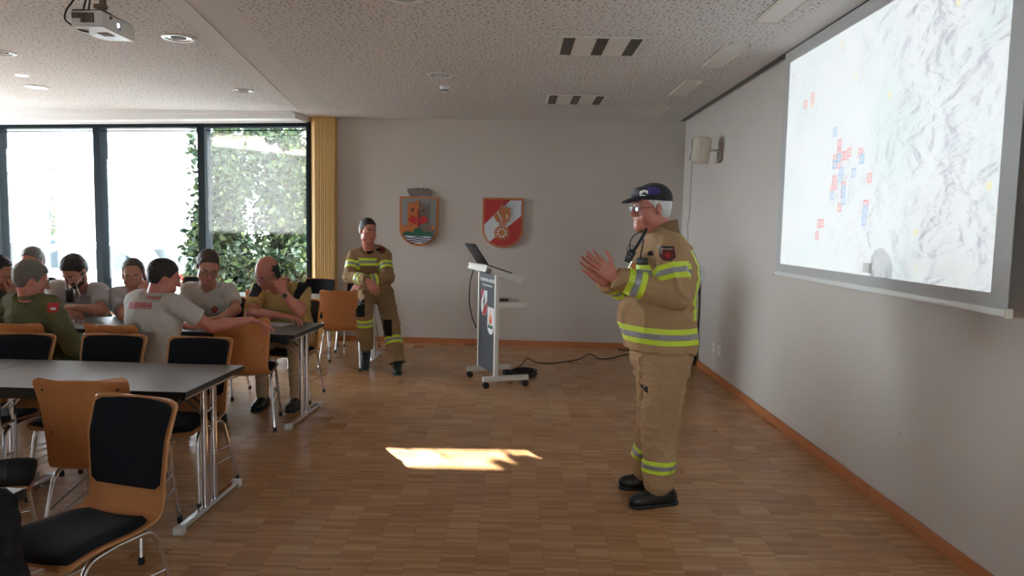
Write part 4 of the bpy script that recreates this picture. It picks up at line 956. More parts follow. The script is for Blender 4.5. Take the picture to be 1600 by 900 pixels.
bm = bmesh.new(); tube(bm, [(-.115, -.01, 0), (-.02, 0, 0)], .012, 10); lathe(bm, [(0, 0), (.028, 0), (.028, .012), (.02, .02), (0, .02)], seg=20, M4=Matrix.Rotation(-PI/2, 4, 'Y')); box(bm, (-.012, -.035, -.09), (0, .035, .09), .004); tube(bm, bend([(-.03, .02, 0), (-.02, .04, -.03), (-.008, .03, -.05)], .02), .004, 6); auto(obj('wall_bracket', bm, M['cream_plastic'], sp_))
ap = thing('wall_puck', 'round white device with a thin cable on the right wall near the corner', 'access point', (XR, 8.83, 2.53))
bm = bmesh.new(); lathe(bm, [(0, 0), (.085, 0), (.09, .012), (.08, .026), (.05, .03), (0, .031)], seg=36, M4=Matrix.Rotation(-PI/2, 4, 'Y')); auto(obj('cover', bm, M['white_plastic'], ap))
bm = bmesh.new(); tube(bm, bend([(-.008, 0, -.08), (-.008, .02, -.5), (-.008, .03, -.78), (-.008, .12, -.9), (-.008, .06, -1.05), (-.008, .1, -1.3)], .08, 6), .004, 6); obj('cable', bm, varied('grey_cable', (.25, .24, .24), (.28, .27, .27), .6, 10), ap)
sw = thing('light_switch', 'narrow white light switch on the right wall behind the standing man', 'switch', (XR, 8.13, 1.06))
bm = bmesh.new(); box(bm, (-.014, -.035, -.07), (0, .035, .07), .004); obj('switch_plate', bm, M['white_plastic'], sw); bm = bmesh.new(); box(bm, (-.018, -.02, -.05), (-.013, .02, .05), .002); obj('rocker', bm, M['white_plastic'], sw)
for i, (y_, lab) in enumerate(((7.35, 'low wall socket on the right wall, the nearer of two'), (7.55, 'low wall socket on the right wall, the one further back'))):
    s_ = thing('wall_socket', lab, 'socket', (XR, y_, .33), 0, 'sockets low on the right wall')
    bm = bmesh.new(); box(bm, (-.010, -.04, -.055), (0, .04, .055), .003); obj('socket_plate', bm, M['white_plastic'], s_); bm = bmesh.new(); lathe(bm, [(.018, 0), (.02, .002), (.0, .001)], seg=16, M4=Matrix.Translation((-.0105, 0, 0)) @ Matrix.Rotation(-PI/2, 4, 'Y')); obj('socket_well', bm, M['cream_plastic'], s_)
cs = thing('black_case', 'tall dark case standing against the right wall behind the standing man', 'case', (1.985, 8.42, 0))
bm = bmesh.new(); tb = [(-.10, .02), (.145, .02), (.145, 1.08), (.11, 1.12), (-.05, 1.12), (-.10, 1.08)]
prism(bm, tb, -.22, .12, plane='xz'); bmesh.ops.bevel(bm, geom=bm.edges[:], offset=.02, segments=3, affect='EDGES'); auto(obj('case_body', bm, M['dark_plastic'], cs), 50)
bm = bmesh.new(); tube(bm, bend([(-.02, -.05, 1.115), (-.02, -.05, 1.15), (.06, -.05, 1.15), (.06, -.05, 1.115)], .02), .008, 8); obj('handle', bm, M['rubber'], cs)
for q in (-.06, .1):
    bm = bmesh.new(); box(bm, (q-.015, -.20, 0), (q+.015, .10, .022), .003); obj('case_foot', bm, M['rubber'], cs)

# things on the tables
p = atz(425, 507, .73)
bm = bmesh.new(); box(bm, (-.148, -.105, 0), (.148, .105, .0015)); o = obj('paper_sheet', bm, M['paper']); o.location = (p.x, p.y+.02, .7305); o.rotation_euler = (0, 0, math.radians(-14)); setp(o, 'white sheet of paper lying in front of the bald man', 'paper')
p = at(107, 491, 5.75); p.z = .7305
bm = bmesh.new(); box(bm, (-.11, -.06, 0), (.11, .06, .004), .001); o = obj('folded_leaflet', bm, varied('blue_white_print', (.65, .7, .8), (.2, .35, .6), .5, 14)); o.location = p; o.rotation_euler = (0, 0, .5); setp(o, 'blue and white leaflet under the bearded man\'s hands', 'leaflet')
ct = thing('small_cup', 'small white cup on the leaflet between the two men', 'cup', p+V((-.02, .0, .0046)))
bm = bmesh.new(); lathe(bm, [(0, 0), (.022, 0), (.028, .045), (.026, .045), (.021, .004), (0, .004)], seg=20); auto(obj('cup_body', bm, M['white_plastic'], ct))
# ------------------------------------------------------------------ people: smooth blended volumes turned into meshes
def rotf(yaw=0., pitch=0., roll=0.):       # local +Y forward, +Z up; pitch > 0 looks down, roll > 0 tips to its right
    return np.array(Matrix.Rotation(yaw, 3, 'Z') @ Matrix.Rotation(-pitch, 3, 'X') @ Matrix.Rotation(roll, 3, 'Y'))
def hsh(i, j, k):
    n = (i*374761393+j*668265263+k*2147483647) & 0xffffffff; n = ((n ^ (n >> 13))*1274126177) & 0xffffffff
    return ((n ^ (n >> 16)) & 0xffff)/65535.
def vnoise(P):
    P = np.asarray(P, float); I = np.floor(P).astype(np.int64); f = P-I; f = f*f*(3-2*f); r = 0
    for a in (0, 1):
        for b in (0, 1):
            for c in (0, 1):
                w = (f[:, 0] if a else 1-f[:, 0])*(f[:, 1] if b else 1-f[:, 1])*(f[:, 2] if c else 1-f[:, 2])
                r = r+w*hsh(I[:, 0]+a, I[:, 1]+b, I[:, 2]+c)
    return r
class Vol:
    """a list of blended shapes: cap = tapered limb, ell = ellipsoid, box = rounded box; sub carves, cut keeps where fn < 0"""
    def __init__(s): s.p = []
    def cap(s, a, b, ra, rb=None, k=.02, sq=None, sub=False):
        s.p.append(('cap', np.array(a, float), np.array(b, float), ra, ra if rb is None else rb, k, sq, sub)); return s
    def ell(s, c, r, R=None, k=.02, sub=False):
        s.p.append(('ell', np.array(c, float), np.array(r, float), np.eye(3) if R is None else np.array(R), None, k, None, sub)); return s
    def cut(s, fn): s.p.append(('cut', fn)); return s
    def bounds(s):
        lo, hi = np.full(3, 1e9), np.full(3, -1e9)
        for q in s.p:
            if q[0] == 'cap' and not q[7]:
                m = max(q[3], q[4])*(q[6][1] if q[6] else 1)+.004; lo = np.minimum(lo, np.minimum(q[1], q[2])-m); hi = np.maximum(hi, np.maximum(q[1], q[2])+m)
            elif q[0] == 'ell' and not q[7]:
                m = np.abs(q[3]) @ q[2]+.004; lo = np.minimum(lo, q[1]-m); hi = np.maximum(hi, q[1]+m)
        return lo, hi
    def mesh(s, h):
        lo, hi = s.bounds(); lo = lo-2.5*h; n = np.ceil((hi-lo)/h).astype(int)+3
        ax = [lo[i]+h*np.arange(n[i]) for i in range(3)]; D = np.full(n, .06, np.float32)
        for q in s.p:
            if q[0] == 'cut':
                m = np.argwhere(D < .03)
                if len(m) == 0: continue
                P = lo+m*h; D[tuple(m.T)] = np.maximum(D[tuple(m.T)], q[1](P)); continue
            k = q[5]
            if q[0] == 'cap': m = max(q[3], q[4])*(q[6][1] if q[6] else 1); b0, b1 = np.minimum(q[1], q[2])-m, np.maximum(q[1], q[2])+m
            else: m = np.abs(q[3]) @ q[2]; b0, b1 = q[1]-m, q[1]+m
            pad = k+3*h+.01; i0 = np.clip(((b0-pad-lo)/h).astype(int), 0, n-1); i1 = np.clip(((b1+pad-lo)/h).astype(int)+2, 1, n)
            if (i1 <= i0).any(): continue
            sl_ = tuple(slice(a, b) for a, b in zip(i0, i1))
            P = np.stack(np.meshgrid(*[ax[i][sl_[i]] for i in range(3)], indexing='ij'), -1)
            if q[0] == 'cap':
                a, b = q[1], q[2]; Q = P-a; ba = b-a
                if q[6]:          # flattened limb: (unit axis, factor) stretches space so that the limb is wider along the axis
                    u, fct = np.array(q[6][0], float), q[6][1]; u = u/np.linalg.norm(u); Q = Q-np.multiply.outer(Q @ u, u)*(1-1/fct); ba = ba-u*(ba @ u)*(1-1/fct)
                tt = np.clip((Q @ ba)/max(1e-9, ba @ ba), 0, 1); d = np.linalg.norm(Q-tt[..., None]*ba, axis=-1)-(q[3]+(q[4]-q[3])*tt)
            else:
                L = (P-q[1]) @ q[3]; k0 = np.linalg.norm(L/q[2], axis=-1); k1 = np.linalg.norm(L/(q[2]**2), axis=-1)+1e-9; d = k0*(k0-1)/k1
            A = D[sl_]
            if q[7]: hh = np.maximum(k-np.abs(-A-d), 0)/max(k, 1e-6); D[sl_] = -(np.minimum(-A, d)-hh*hh*k*.25)
            else: hh = np.maximum(k-np.abs(A-d), 0)/max(k, 1e-6); D[sl_] = np.minimum(A, d)-hh*hh*k*.25
        return nets(D, lo, h)
def nets(D, lo, h):
    inn = D < 0; s8 = sum(inn[a:inn.shape[0]-1+a, b:inn.shape[1]-1+b, c:inn.shape[2]-1+c].astype(np.int8) for a in (0, 1) for b in (0, 1) for c in (0, 1))
    cells = np.argwhere((s8 > 0) & (s8 < 8)); idx = -np.ones(s8.shape, np.int64); idx[tuple(cells.T)] = np.arange(len(cells))
    acc = np.zeros((len(cells), 3)); cnt = np.zeros(len(cells))
    cor = [np.array(c) for c in ((0, 0, 0), (1, 0, 0), (0, 1, 0), (1, 1, 0), (0, 0, 1), (1, 0, 1), (0, 1, 1), (1, 1, 1))]
    vals = [D[tuple((cells+c).T)] for c in cor]
    for i in range(8):
        for j in range(i+1, 8):
            if np.abs(cor[i]-cor[j]).sum() != 1: continue
            x, y = vals[i], vals[j]; m = (x < 0) != (y < 0); t_ = np.where(m, x/np.where(m, x-y, 1), 0)
            acc[m] += (cor[i]+t_[:, None]*(cor[j]-cor[i]))[m]; cnt[m] += 1
    VV = lo+h*(cells+acc/cnt[:, None]); F_ = []
    for a in range(3):
        b, c = (a+1) % 3, (a+2) % 3
        s0 = [slice(None)]*3; s1 = [slice(None)]*3; s0[a] = slice(0, -1); s1[a] = slice(1, None)
        e = np.argwhere(inn[tuple(s0)] != inn[tuple(s1)]); e = e[(e[:, b] > 0) & (e[:, c] > 0)]
        e = e[(e[:, b] < D.shape[b]-1) & (e[:, c] < D.shape[c]-1)]
        fl = inn[tuple(e.T)]
        eb = np.zeros(3, int); eb[b] = 1; ec = np.zeros(3, int); ec[c] = 1
        q = np.stack([idx[tuple((e-eb-ec).T)], idx[tuple((e-ec).T)], idx[tuple(e.T)], idx[tuple((e-eb).T)]], 1)
        q[~fl] = q[~fl][:, ::-1]; F_.append(q)
    F_ = np.concatenate(F_); F_ = F_[(F_ >= 0).all(1)]
    return VV, F_
def vnorm(Vs, F_):
    n = np.cross(Vs[F_[:, 2]]-Vs[F_[:, 0]], Vs[F_[:, 3]]-Vs[F_[:, 1]]); N = np.zeros_like(Vs)
    for i in range(4): np.add.at(N, F_[:, i], n)
    return N/(np.linalg.norm(N, axis=1)[:, None]+1e-12)
def folds(VF, amp, freq, seed=0, dirs=(1, 1, 1.8)):
    Vs, F_ = VF; N = vnorm(Vs, F_); P = Vs*np.array(dirs)*freq+seed*7.3
    w = vnoise(P*.55+3)*1.6; n1 = 1-np.abs(2*vnoise(P+w[:, None])-1); n2 = 1-np.abs(2*vnoise(P*2.1+11+w[:, None])-1)
    d = (n1**2-.4)+.45*(n2**2-.4); return Vs+N*(d*amp)[:, None], F_
def vmesh(name, parts, mats, parent, matfn=None):
    """parts: list of (verts, quads, material index)"""
    vo_ = 0; VS, FS, MI = [], [], []
    for p_ in parts:
        v, f = p_[0], p_[1]; VS.append(v); FS.append(f+vo_); MI.append(np.full(len(f), p_[2] if len(p_) > 2 else 0)); vo_ += len(v)
    v = np.concatenate(VS); f = np.concatenate(FS); mi = np.concatenate(MI)
    if matfn is not None: mi = matfn(v[f].mean(1), mi)
    M_ = np.array(parent.matrix_basis.inverted()) if parent is not None else np.eye(4)
    v = v @ M_[:3, :3].T+M_[:3, 3]
    me = bpy.data.meshes.new(name); me.vertices.add(len(v)); me.vertices.foreach_set('co', v.astype(np.float32).ravel())
    me.loops.add(len(f)*4); me.loops.foreach_set('vertex_index', f.astype(np.int32).ravel())
    me.polygons.add(len(f)); me.polygons.foreach_set('loop_start', np.arange(0, len(f)*4, 4, dtype=np.int32)); me.polygons.foreach_set('loop_total', np.full(len(f), 4, np.int32))
    me.polygons.foreach_set('material_index', mi.astype(np.int32)); me.update(calc_edges=True); me.validate()
    o = link(me, name, mats, parent, smooth=True); return o

# --- head: local frame, origin between the eyes' depth axis, +Y forward
def head_tf(pos, R, s): return lambda p: np.array(pos)+(R @ np.array(p, float))*s
def head_vol(v, pos, R, s, fat=1., nose=1., neck=None, ears=True, open_mouth=0.):
    T = head_tf(pos, R, s); E_ = lambda c, r, k=.02, sub=False, Rl=None: v.ell(T(c), np.array(r)*s, R if Rl is None else R @ Rl, k*s, sub)
    Cp = lambda a, b, ra, rb=None, k=.012, sub=False: v.cap(T(a), T(b), ra*s, (ra if rb is None else rb)*s, k*s, None, sub)
    E_((0, -.018, .045), (.075, .096, .083))
    E_((0, .022, -.012), (.063*fat, .070, .092), .03)
    E_((0, .030, -.072), (.051*fat, .052, .040), .03)
    E_((0, .072, -.098), (.020, .018, .017), .02)
    for q in (-1, 1):
        E_((q*.046*fat, .052, -.040), (.024, .026, .028), .03)
        E_((q*.050*fat, .010, -.080), (.020, .034, .022), .025)
        Cp((q*.012, .089, .021), (q*.044, .078, .021), .010, .008, .014)
        E_((q*.031, .101, .002), (.017, .016, .012), .012, True)
        E_((q*.031, .0765, .002), (.0135, .0135, .0125), .004)
    Cp((0, .088, .010), (0, .110*nose, -.030), .0085, .0115, .012)
    E_((0, .110*nose, -.034), (.012, .011, .010), .008)
    for q in (-1, 1): E_((q*.012, .101, -.038), (.008, .009, .007), .006)
    Cp((-.019, .087, -.064), (.019, .087, -.064), .0065, .0065, .008); Cp((-.016, .087, -.075), (.016, .087, -.075), .0075, .0075, .007)
    Cp((-.021, .098, -.0695), (.021, .098, -.0695), .0022+open_mouth, None, .004, True)
    if ears:
        for q in (-1, 1):
            Rl = np.array(Matrix.Rotation(q*-.30, 3, 'Z') @ Matrix.Rotation(-.12, 3, 'X'))
            E_((q*.080, -.012, -.006), (.007, .019, .031), .006, False, Rl); E_((q*.088, -.006, -.002), (.006, .010, .018), .004, True, Rl)
    if neck is not None:
        nb, nr = neck; v.cap(T((0, -.030, -.045)), nb, .055*s, nr, .03*s); v.cap(T((0, .0, -.075)), nb, .045*s, nr*.85, .03*s)
    return T
def hair_vol(pos, R, s, th, line, fat=1., back=0., sub=None, k=.02):
    v = Vol(); T = head_tf(pos, R, s); g = th
    v.ell(T((0, -.020, .047)), (np.array((.075, .095, .083))+g)*s, R, k*s)
    v.ell(T((0, -.045-back, -.005)), (np.array((.068, .060, .065))+g*.8)*s, R, .03*s)
    Rt = R.T; P0 = np.array(pos)
    def fn(P): L = ((P-P0) @ R)/s; return line(L)*s
    v.cut(fn); return v
def ln_short(front=.072, side=.01, nape=-.062, temple=.055):
    """hairline: keeps the cap of hair above a line that drops from the forehead past the ears to the nape"""
    def f(L):
        y = L[:, 1]; z = L[:, 2]; ax_ = np.abs(L[:, 0])
        lim = np.interp(y, [-.11, -.045, -.02, .012, .028, .045, .075, .10], [nape, nape, .012, .022-side*.5, side-.012, temple-.01, front, front+.006])
        return (lim+.10*np.maximum(0, .03-np.abs(ax_-.045))*0-z)
    return f
def ln_bald(top=.062):
    def f(L):
        y = L[:, 1]; z = L[:, 2]; lim = np.interp(y, [-.11, -.045, -.02, .012, .035, .045], [-.062, -.058, .012, .02, .0, .2]); r = np.maximum(lim-z, z-(top-.25*np.maximum(0, y))); return r
    return f
# --- hand: wrist at W, fingers towards d, palm facing pn; side = +1 right hand, -1 left
def hand_vol(v, W, d, pn, side=1, curl=(.3, .35, .4, .45), thumb=(.5, .35), s=1., spread=.05, k=.004):
    d = V(d).normalized(); pn = V(pn); pn = (pn-d*pn.dot(d)).normalized(); x = d.cross(pn)*side      # x: towards the thumb
    W = V(W)
    def L(a, b, c): return W+(x*a+d*b-pn*c)*s          # a thumbwards, b along the fingers, c away from the palm
    for i, (a, l) in enumerate(((.026, .086), (.008, .090), (-.011, .086), (-.028, .078))):
        v.cap(L(a*.55, .005, 0), L(a, l, 0), .0145*s, .0105*s, .012*s)
    v.ell(L(0, .045, -.003), (.034*s, .040*s, .013*s), np.array((x, d, -pn)).T, .012*s)
    v.cap(L(.018, .012, -.006), L(.030, .048, -.010), .016*s, .013*s, .012*s)
    lens = ((.044, .026, .021), (.048, .030, .022), (.045, .028, .021), (.035, .021, .019)); base = ((.0265, .084), (.0085, .089), (-.0105, .085), (-.028, .076))
    for i in range(4):
        p = L(base[i][0], base[i][1], 0); ang = curl[i]*.8; sp = (1.2-i*.8)*spread; r = (.0092, .0096, .009, .008)[i]
        for j, l in enumerate(lens[i]):
            dr = (d*math.cos(ang)+pn*math.sin(ang)+x*sp).normalized(); q = p+dr*l*s
            v.cap(p, q, r*s, (r-.0009)*s, .0025 if j else .008*s); p = q; r -= .0010; ang += curl[i]*(1.15 if j == 0 else .8)
    p = L(.028, .040, -.008); a0, c0 = thumb
    for j, (l, r0, r1) in enumerate(((.036, .0125, .0108), (.030, .0108, .0098), (.023, .0096, .0082))):
        dr = (x*math.sin(a0)+d*math.cos(a0)+pn*math.sin(c0)*.6).normalized(); q = p+dr*l*s; v.cap(p, q, r0*s, r1*s, .008*s if j == 0 else .003*s); p = q; a0 -= .22
def ik(Sh, Wr, pole, l1=.30, l2=.265):
    Sh, Wr = V(Sh), V(Wr); d = Wr-Sh; L = min(d.length, (l1+l2)*.995); a = (l1*l1-l2*l2+L*L)/(2*L); h = math.sqrt(max(0, l1*l1-a*a))
    dn = d.normalized(); pl = V(pole); pl = (pl-dn*pl.dot(dn)).normalized(); return Sh+dn*a+pl*h
def tube_obj(name, pts, r, mat, parent, seg=8):
    bm = bmesh.new(); tube(bm, pts, r, seg); return auto(obj(name, bm, mat, parent, world=True), 60)
def glasses(parent, pos, R, s, mat, rx=.021, rz=.016, dz=-.002, rect=False):
    T = head_tf(pos, R, s); bm = bmesh.new()
    for q in (-1, 1):
        pts = []
        for i in range(25):
            a = 2*PI*i/24; cx_, sx_ = math.cos(a), math.sin(a); ex = 2.6
            px_ = math.copysign(abs(cx_)**(2/ex), cx_)*rx; pz_ = math.copysign(abs(sx_)**(2/ex), sx_)*rz; pts.append(T((q*.032+px_, .104-.10*abs(q*.032+px_)**1.1*.6, dz+pz_)))
        tube(bm, pts, .0014*s, 6)
        tube(bm, [T((q*(.031+rx), .096, dz+.006)), T((q*.080, .055, dz+.008)), T((q*.083, -.01, dz+.010)), T((q*.081, -.03, dz-.006))], .0016*s, 6)
    tube(bm, [T((-.011, .105, dz+.003)), T((0, .109, dz+.006)), T((.011, .105, dz+.003))], .0014*s, 6)
    g = auto(obj('glasses', bm, mat, parent, world=True), 60); g['label'] = 'thin framed glasses'
    for q in (-1, 1):
        bm = bmesh.new(); bm.faces.new([bm.verts.new(T((q*.032+math.cos(2*PI*i/18)*rx*.96, .102, dz+math.sin(2*PI*i/18)*rz*.96))) for i in range(18)])
        bm.transform(parent.matrix_basis.inverted()); obj('lens', bm, M['lens_t'], g)
    return g
lt_ = gl.copy(); lt_.name = 'spectacle_lens'; M['lens_t'] = lt_

def bvh_of(o):
    bm = bmesh.new(); bm.from_mesh(o.data); b = BVHTree.FromBMesh(bm); bm.free(); return b
def decal(name, me, origin, right, up, target, parent, mat, off=.002, R_=.25):
    """wrap a flat mesh (x right, y up) onto the surface of target, seen from right x up"""
    r = V(right).normalized(); u = V(up); u = (u-r*u.dot(r)).normalized(); n = r.cross(u)
    Mi = parent.matrix_basis.inverted(); b = bvh_of(target); Rm = Mi.to_3x3(); nl = Rm @ n
    miss = set()
    for v in me.vertices:
        p = Mi @ (V(origin)+r*v.co.x+u*v.co.y+n*.12); hit = b.ray_cast(p, -nl, R_)
        v.co = (hit[0]+nl*(off+abs(v.co.z)*.3)) if hit[0] is not None else (p-nl*.12)
        if hit[0] is None: miss.add(v.index)
    if miss:
        bm = bmesh.new(); bm.from_mesh(me); bmesh.ops.delete(bm, geom=[v for v in bm.verts if v.index in miss], context='VERTS') if bm.verts.ensure_lookup_table() is None else 0
        bm.to_mesh(me); bm.free()
    o = link(me, name, mat, parent); return o
def flat_grid(poly_fn, nx=14, ny=14, w=.1, h=.1):
    bm = bmesh.new(); g = {}
    for i in range(nx+1):
        for j in range(ny+1): g[i, j] = bm.verts.new(((i/nx-.5)*w, (j/ny-.5)*h, 0))
    for i in range(nx):
        for j in range(ny):
            c = ((i+.5)/nx-.5, (j+.5)/ny-.5)
            if poly_fn(*c): bm.faces.new((g[i, j], g[i+1, j], g[i+1, j+1], g[i, j+1]))
    for v in [v for v in bm.verts if not v.link_faces]: bm.verts.remove(v)
    me = bpy.data.meshes.new('patch'); bm.to_mesh(me); bm.free(); return me
def band(name, target, parent, origin, axis, t0, t1, mat, off, keep=None):
    """ribbon of the garment between two planes across axis, lifted off the cloth"""
    bm = bmesh.new(); bm.from_mesh(target.data); Mi = parent.matrix_basis.inverted(); o_ = Mi @ V(origin); a = (Mi.to_3x3() @ V(axis)).normalized()
    if keep is not None:
        Mw = parent.matrix_basis; dl = [f for f in bm.faces if not keep(Mw @ f.calc_center_median())]; bmesh.ops.delete(bm, geom=dl, context='FACES')
    for tt, sg in ((t0, -1), (t1, 1)):
        bmesh.ops.bisect_plane(bm, geom=bm.verts[:]+bm.edges[:]+bm.faces[:], plane_co=o_+a*tt, plane_no=a*sg, clear_outer=True)
    bm.normal_update()
    for v in bm.verts: v.co += v.normal*off
    if not bm.faces: bm.free(); return None
    bmesh.ops.solidify(bm, geom=bm.faces[:], thickness=.0012)
    for f in bm.faces: f.smooth = True
    me = bpy.data.meshes.new(name); bm.to_mesh(me); bm.free(); me.materials.append(mat)
    o = bpy.data.objects.new(name, me); C.objects.link(o); o.parent = parent; return o
def stripe(target, parent, origin, axis, width, keep=None, off=.002):
    b1 = band('reflective_band', target, parent, origin, axis, -width/2, width/2, M['yellow'], off, keep)
    if b1:
        b1['label'] = 'fluorescent yellow band'
        b2 = band('silver_strip', target, parent, origin, axis, -width*.17, width*.17, M['silver'], off+.0016, keep)
        if b2: b2.parent = b1; b2['label'] = 'silver reflective strip'
def near_seg(a, b, r):
    a, b = V(a), V(b); ab = b-a
    def f(p): t_ = max(-.05, min(1.05, (p-a).dot(ab)/ab.length_squared)); return (p-(a+ab*t_)).length < r
    return f
def seat_legs(v, hips, knees, ankles, r=(.088, .066, .05), k=.03):
    for h_, k_, a_ in zip(hips, knees, ankles): v.cap(h_, k_, r[0], r[1], k); v.cap(k_, a_, r[1], r[2], .02)
def shoe(parent, ankle, toe_dir, mat, sole=None, s=1., floor=True, down=None):
    d = V(toe_dir).normalized(); up = V((0, 0, 1)) if down is None else -V(down).normalized(); x = d.cross(up).normalized(); up = x.cross(d); A = V(ankle)
    L = lambda a, b, c: A+(x*a+d*b+up*c)*s; v = Vol(); R_ = np.array((x, d, up)).T
    v.cap(L(0, -.045, -.045), L(0, .13, -.052), .040*s, .036*s, .02, (tuple(x), 1.05)); v.ell(L(0, .135, -.050), (.044*s, .062*s, .033*s), R_, .02); v.cap(L(0, -.02, -.03), L(0, -.01, .04), .043*s, .046*s, .03); v.ell(L(0, .05, -.032), (.040*s, .075*s, .038*s), R_, .02)
    z0 = -.080*s
    v.cut(lambda P: z0-((P-np.array(A)) @ np.array(up)))
    o = vmesh('shoe', [v.mesh(.006)], [mat], parent)
    w = Vol(); w.cap(L(0, -.05, -.080), L(0, .15, -.080), .044*s, .046*s, .01); w.cut(lambda P: np.abs(((P-np.array(A)) @ np.array(up))-z0)-.011*s)
    so_ = vmesh('sole', [w.mesh(.006)], [sole or M['rubber']], parent); so_.parent = o; return o

def man(label, yaw, pelvis, N, head, skin, shirt, arms, hair=None, trousers=None, long=False, short_len=.62, size=1., belly=0., sh_w=.175, hv=.0042, lip=True, collar=True, seated=True, shoulders=None, knee_y=.43, fold=.006):
    P = V(pelvis); N = V(N); root = thing('person', label, 'person', (P.x, P.y, 0), yaw)
    f = V((-math.sin(yaw), math.cos(yaw), 0)); r = V((math.cos(yaw), math.sin(yaw), 0)); u = (N-P).normalized(); ff = r.cross(u)*-1 if r.cross(u).dot(f) < 0 else r.cross(u)
    hp, hy, hpi, hr, hs, fat = head; R = rotf(hy, hpi, hr); Bf = np.array((r, ff, u)).T
    Cc = P+(N-P)*.62
    sh = shoulders or {1: N-u*.055+r*sh_w*size, -1: N-u*.055-r*sh_w*size}
    body = []
    v = Vol(); head_vol(v, hp, R, hs, fat, neck=(N-u*.06, .070*size)); hm = v.mesh(hv); body.append((*hm, 0))
    v = Vol(); v.cap(P, Cc, .11, .12, .05, (tuple(r), 1.2)); v.cap(Cc, N-u*.07, .11, .06, .05, (tuple(r), 1.2)); body.append((*v.mesh(.018), 0))
    sleeves = []; segs = {}
    for (side, E_, W_, hd, pn, curl, th) in arms:
        S_ = sh[side]; E_, W_ = V(E_), V(W_); v = Vol(); segs[side] = (S_, E_, W_)
        v.cap(S_, E_, .046*size, .040*size, .02); v.cap(E_, E_+(W_-E_)*.35, .041*size, .042*size, .02); v.cap(E_+(W_-E_)*.35, W_, .042*size, .027*size, .02)
        hand_vol(v, W_, hd, pn, side, curl, th, 1.04*size); body.append((*v.mesh(hv), 0))
        w = Vol(); rs = .062*size
        if long:
            w.cap(S_, E_, rs, .056*size, .03); e2 = W_-(W_-E_).normalized()*.015; w.cap(E_, e2, .054*size, .041*size, .03)
            dd = (W_-E_).normalized(); w.cut(lambda Q, a=np.array(e2), d=np.array(dd): np.where(np.linalg.norm(Q-a, axis=1) < .09, (Q-a) @ d, -1))
            w = folds(w.mesh(.009), fold*1.2, 13, side)
        else:
            d = (E_-S_).normalized(); L_ = (E_-S_).length*short_len; w.cap(S_, S_+d*(L_+.05), rs, rs*1.06, .03)
            w.cut(lambda Q, a=np.array(S_+d*L_), d=np.array(d): (Q-a) @ d); w = folds(w.mesh(.008), fold, 12, side)
        sleeves.append(w)
    hp_ = np.array(hp); lipmask = lambda c, mi: mi
    def zones(c, mi):
        L = ((c-hp_) @ R)/hs; m = mi.copy(); ax_ = np.abs(L[:, 0])
        m[(ax_ < .022) & (L[:, 2] < -.060) & (L[:, 2] > -.081) & (L[:, 1] > .089)] = 1
        e = (((ax_-.031)/.0125)**2+((L[:, 2]-.002)/.0062)**2 < 1) & (L[:, 1] > .06); m[e] = 2
        e2 = (((ax_-.031))**2+((L[:, 2]-.002))**2 < .0052**2) & (L[:, 1] > .06); m[e2] = 3
        return m
    vmesh('body', body, [skin, M['lip'], M['eye'], M['iris']], root, zones)
    # shirt
    v = Vol(); v.cap(P+u*.02, Cc, .135*size, .148*size, .06, (tuple(r), 1.22)); v.ell(Cc+u*.02+ff*.01, np.array((.195, .125, .17))*size, Bf, .06)
    if belly: v.ell(P+u*.14+ff*.05, np.array((.17, .12+belly, .16))*size, Bf, .06)
    for q in (-1, 1): v.cap(N-u*.03, sh[q], .055*size, .064*size, .05)
    v.cap(Cc+u*.05, N-u*.045, .13*size, .062*size, .05, (tuple(r), 1.3))
    nk = np.array(N-u*.012+ff*.01); un = np.array((u+ff*-.10).normalized())
    v.cut(lambda Q: np.where(np.linalg.norm(Q-nk, axis=1) < .11, (Q-nk) @ un, -1))
    torso = folds(v.mesh(.010), fold*1.4, 8, len(label))
    st = vmesh('shirt', [torso]+sleeves, [shirt], root)
    if collar:
        bm = bmesh.new(); pts = []
        for i in range(25):
            a = PI/2+.35+(2*PI-.7)*i/24; rr_ = .069*size; pts.append(N-u*.004+r*math.cos(a)*rr_*1.02+ff*(math.sin(a)*rr_*1.0+.012)+u*(.012-.035*max(0, math.sin(a))**2))
        tube(bm, pts, .013, 8); fl = bmesh.new()
        co_ = auto(obj('collar', bm, shirt, root, world=True), 60); fl.free()
    # trousers and shoes
    tm_ = trousers or M['navy_cloth']; v = Vol(); v.ell(P, np.array((.165, .14, .115))*size, Bf, .05)
    if seated:
        hips = [P+r*q*.09*size+V((0, 0, -.0)) for q in (-1, 1)]; knees = [P+r*q*.13*size+f*knee_y+V((0, 0, -.015)) for q in (-1, 1)]; ank = [k_*1-f*.02*(1)+V((0, 0, .10-k_.z)) for k_ in knees]
        seat_legs(v, hips, knees, ank); vmesh('trousers', [folds(v.mesh(.012), .006, 8, 2)], [tm_], root)
        for a_ in ank: shoe(root, V((a_.x, a_.y, .089)), f, M['shoe'])
    if hair: hair(root, hp, R, hs)
    return dict(root=root, shirt=st, f=f, r=r, u=u, ff=ff, N=N, P=P, C=Cc, R=R, segs=segs, sh=sh)
def hair_std(mat, th=.010, **kw):
    h = kw.pop('h', .005)
    def g(root, hp, R, s):
        v = hair_vol(hp, R, s, th, ln_short(**kw)); Vs, F_ = folds(v.mesh(h*.9), .0035, 42, 5, (1, 1, .6)); vmesh('hair', [(Vs, F_)], [mat], root)
        brow(root, hp, R, s, mat)
    return g
def hair_ring(mat, th=.006, top=.062):
    def g(root, hp, R, s):
        v = hair_vol(hp, R, s, th, ln_bald(top)); vmesh('hair', [folds(v.mesh(.0045), .002, 40, 5)], [mat], root); brow(root, hp, R, s, mat)
    return g
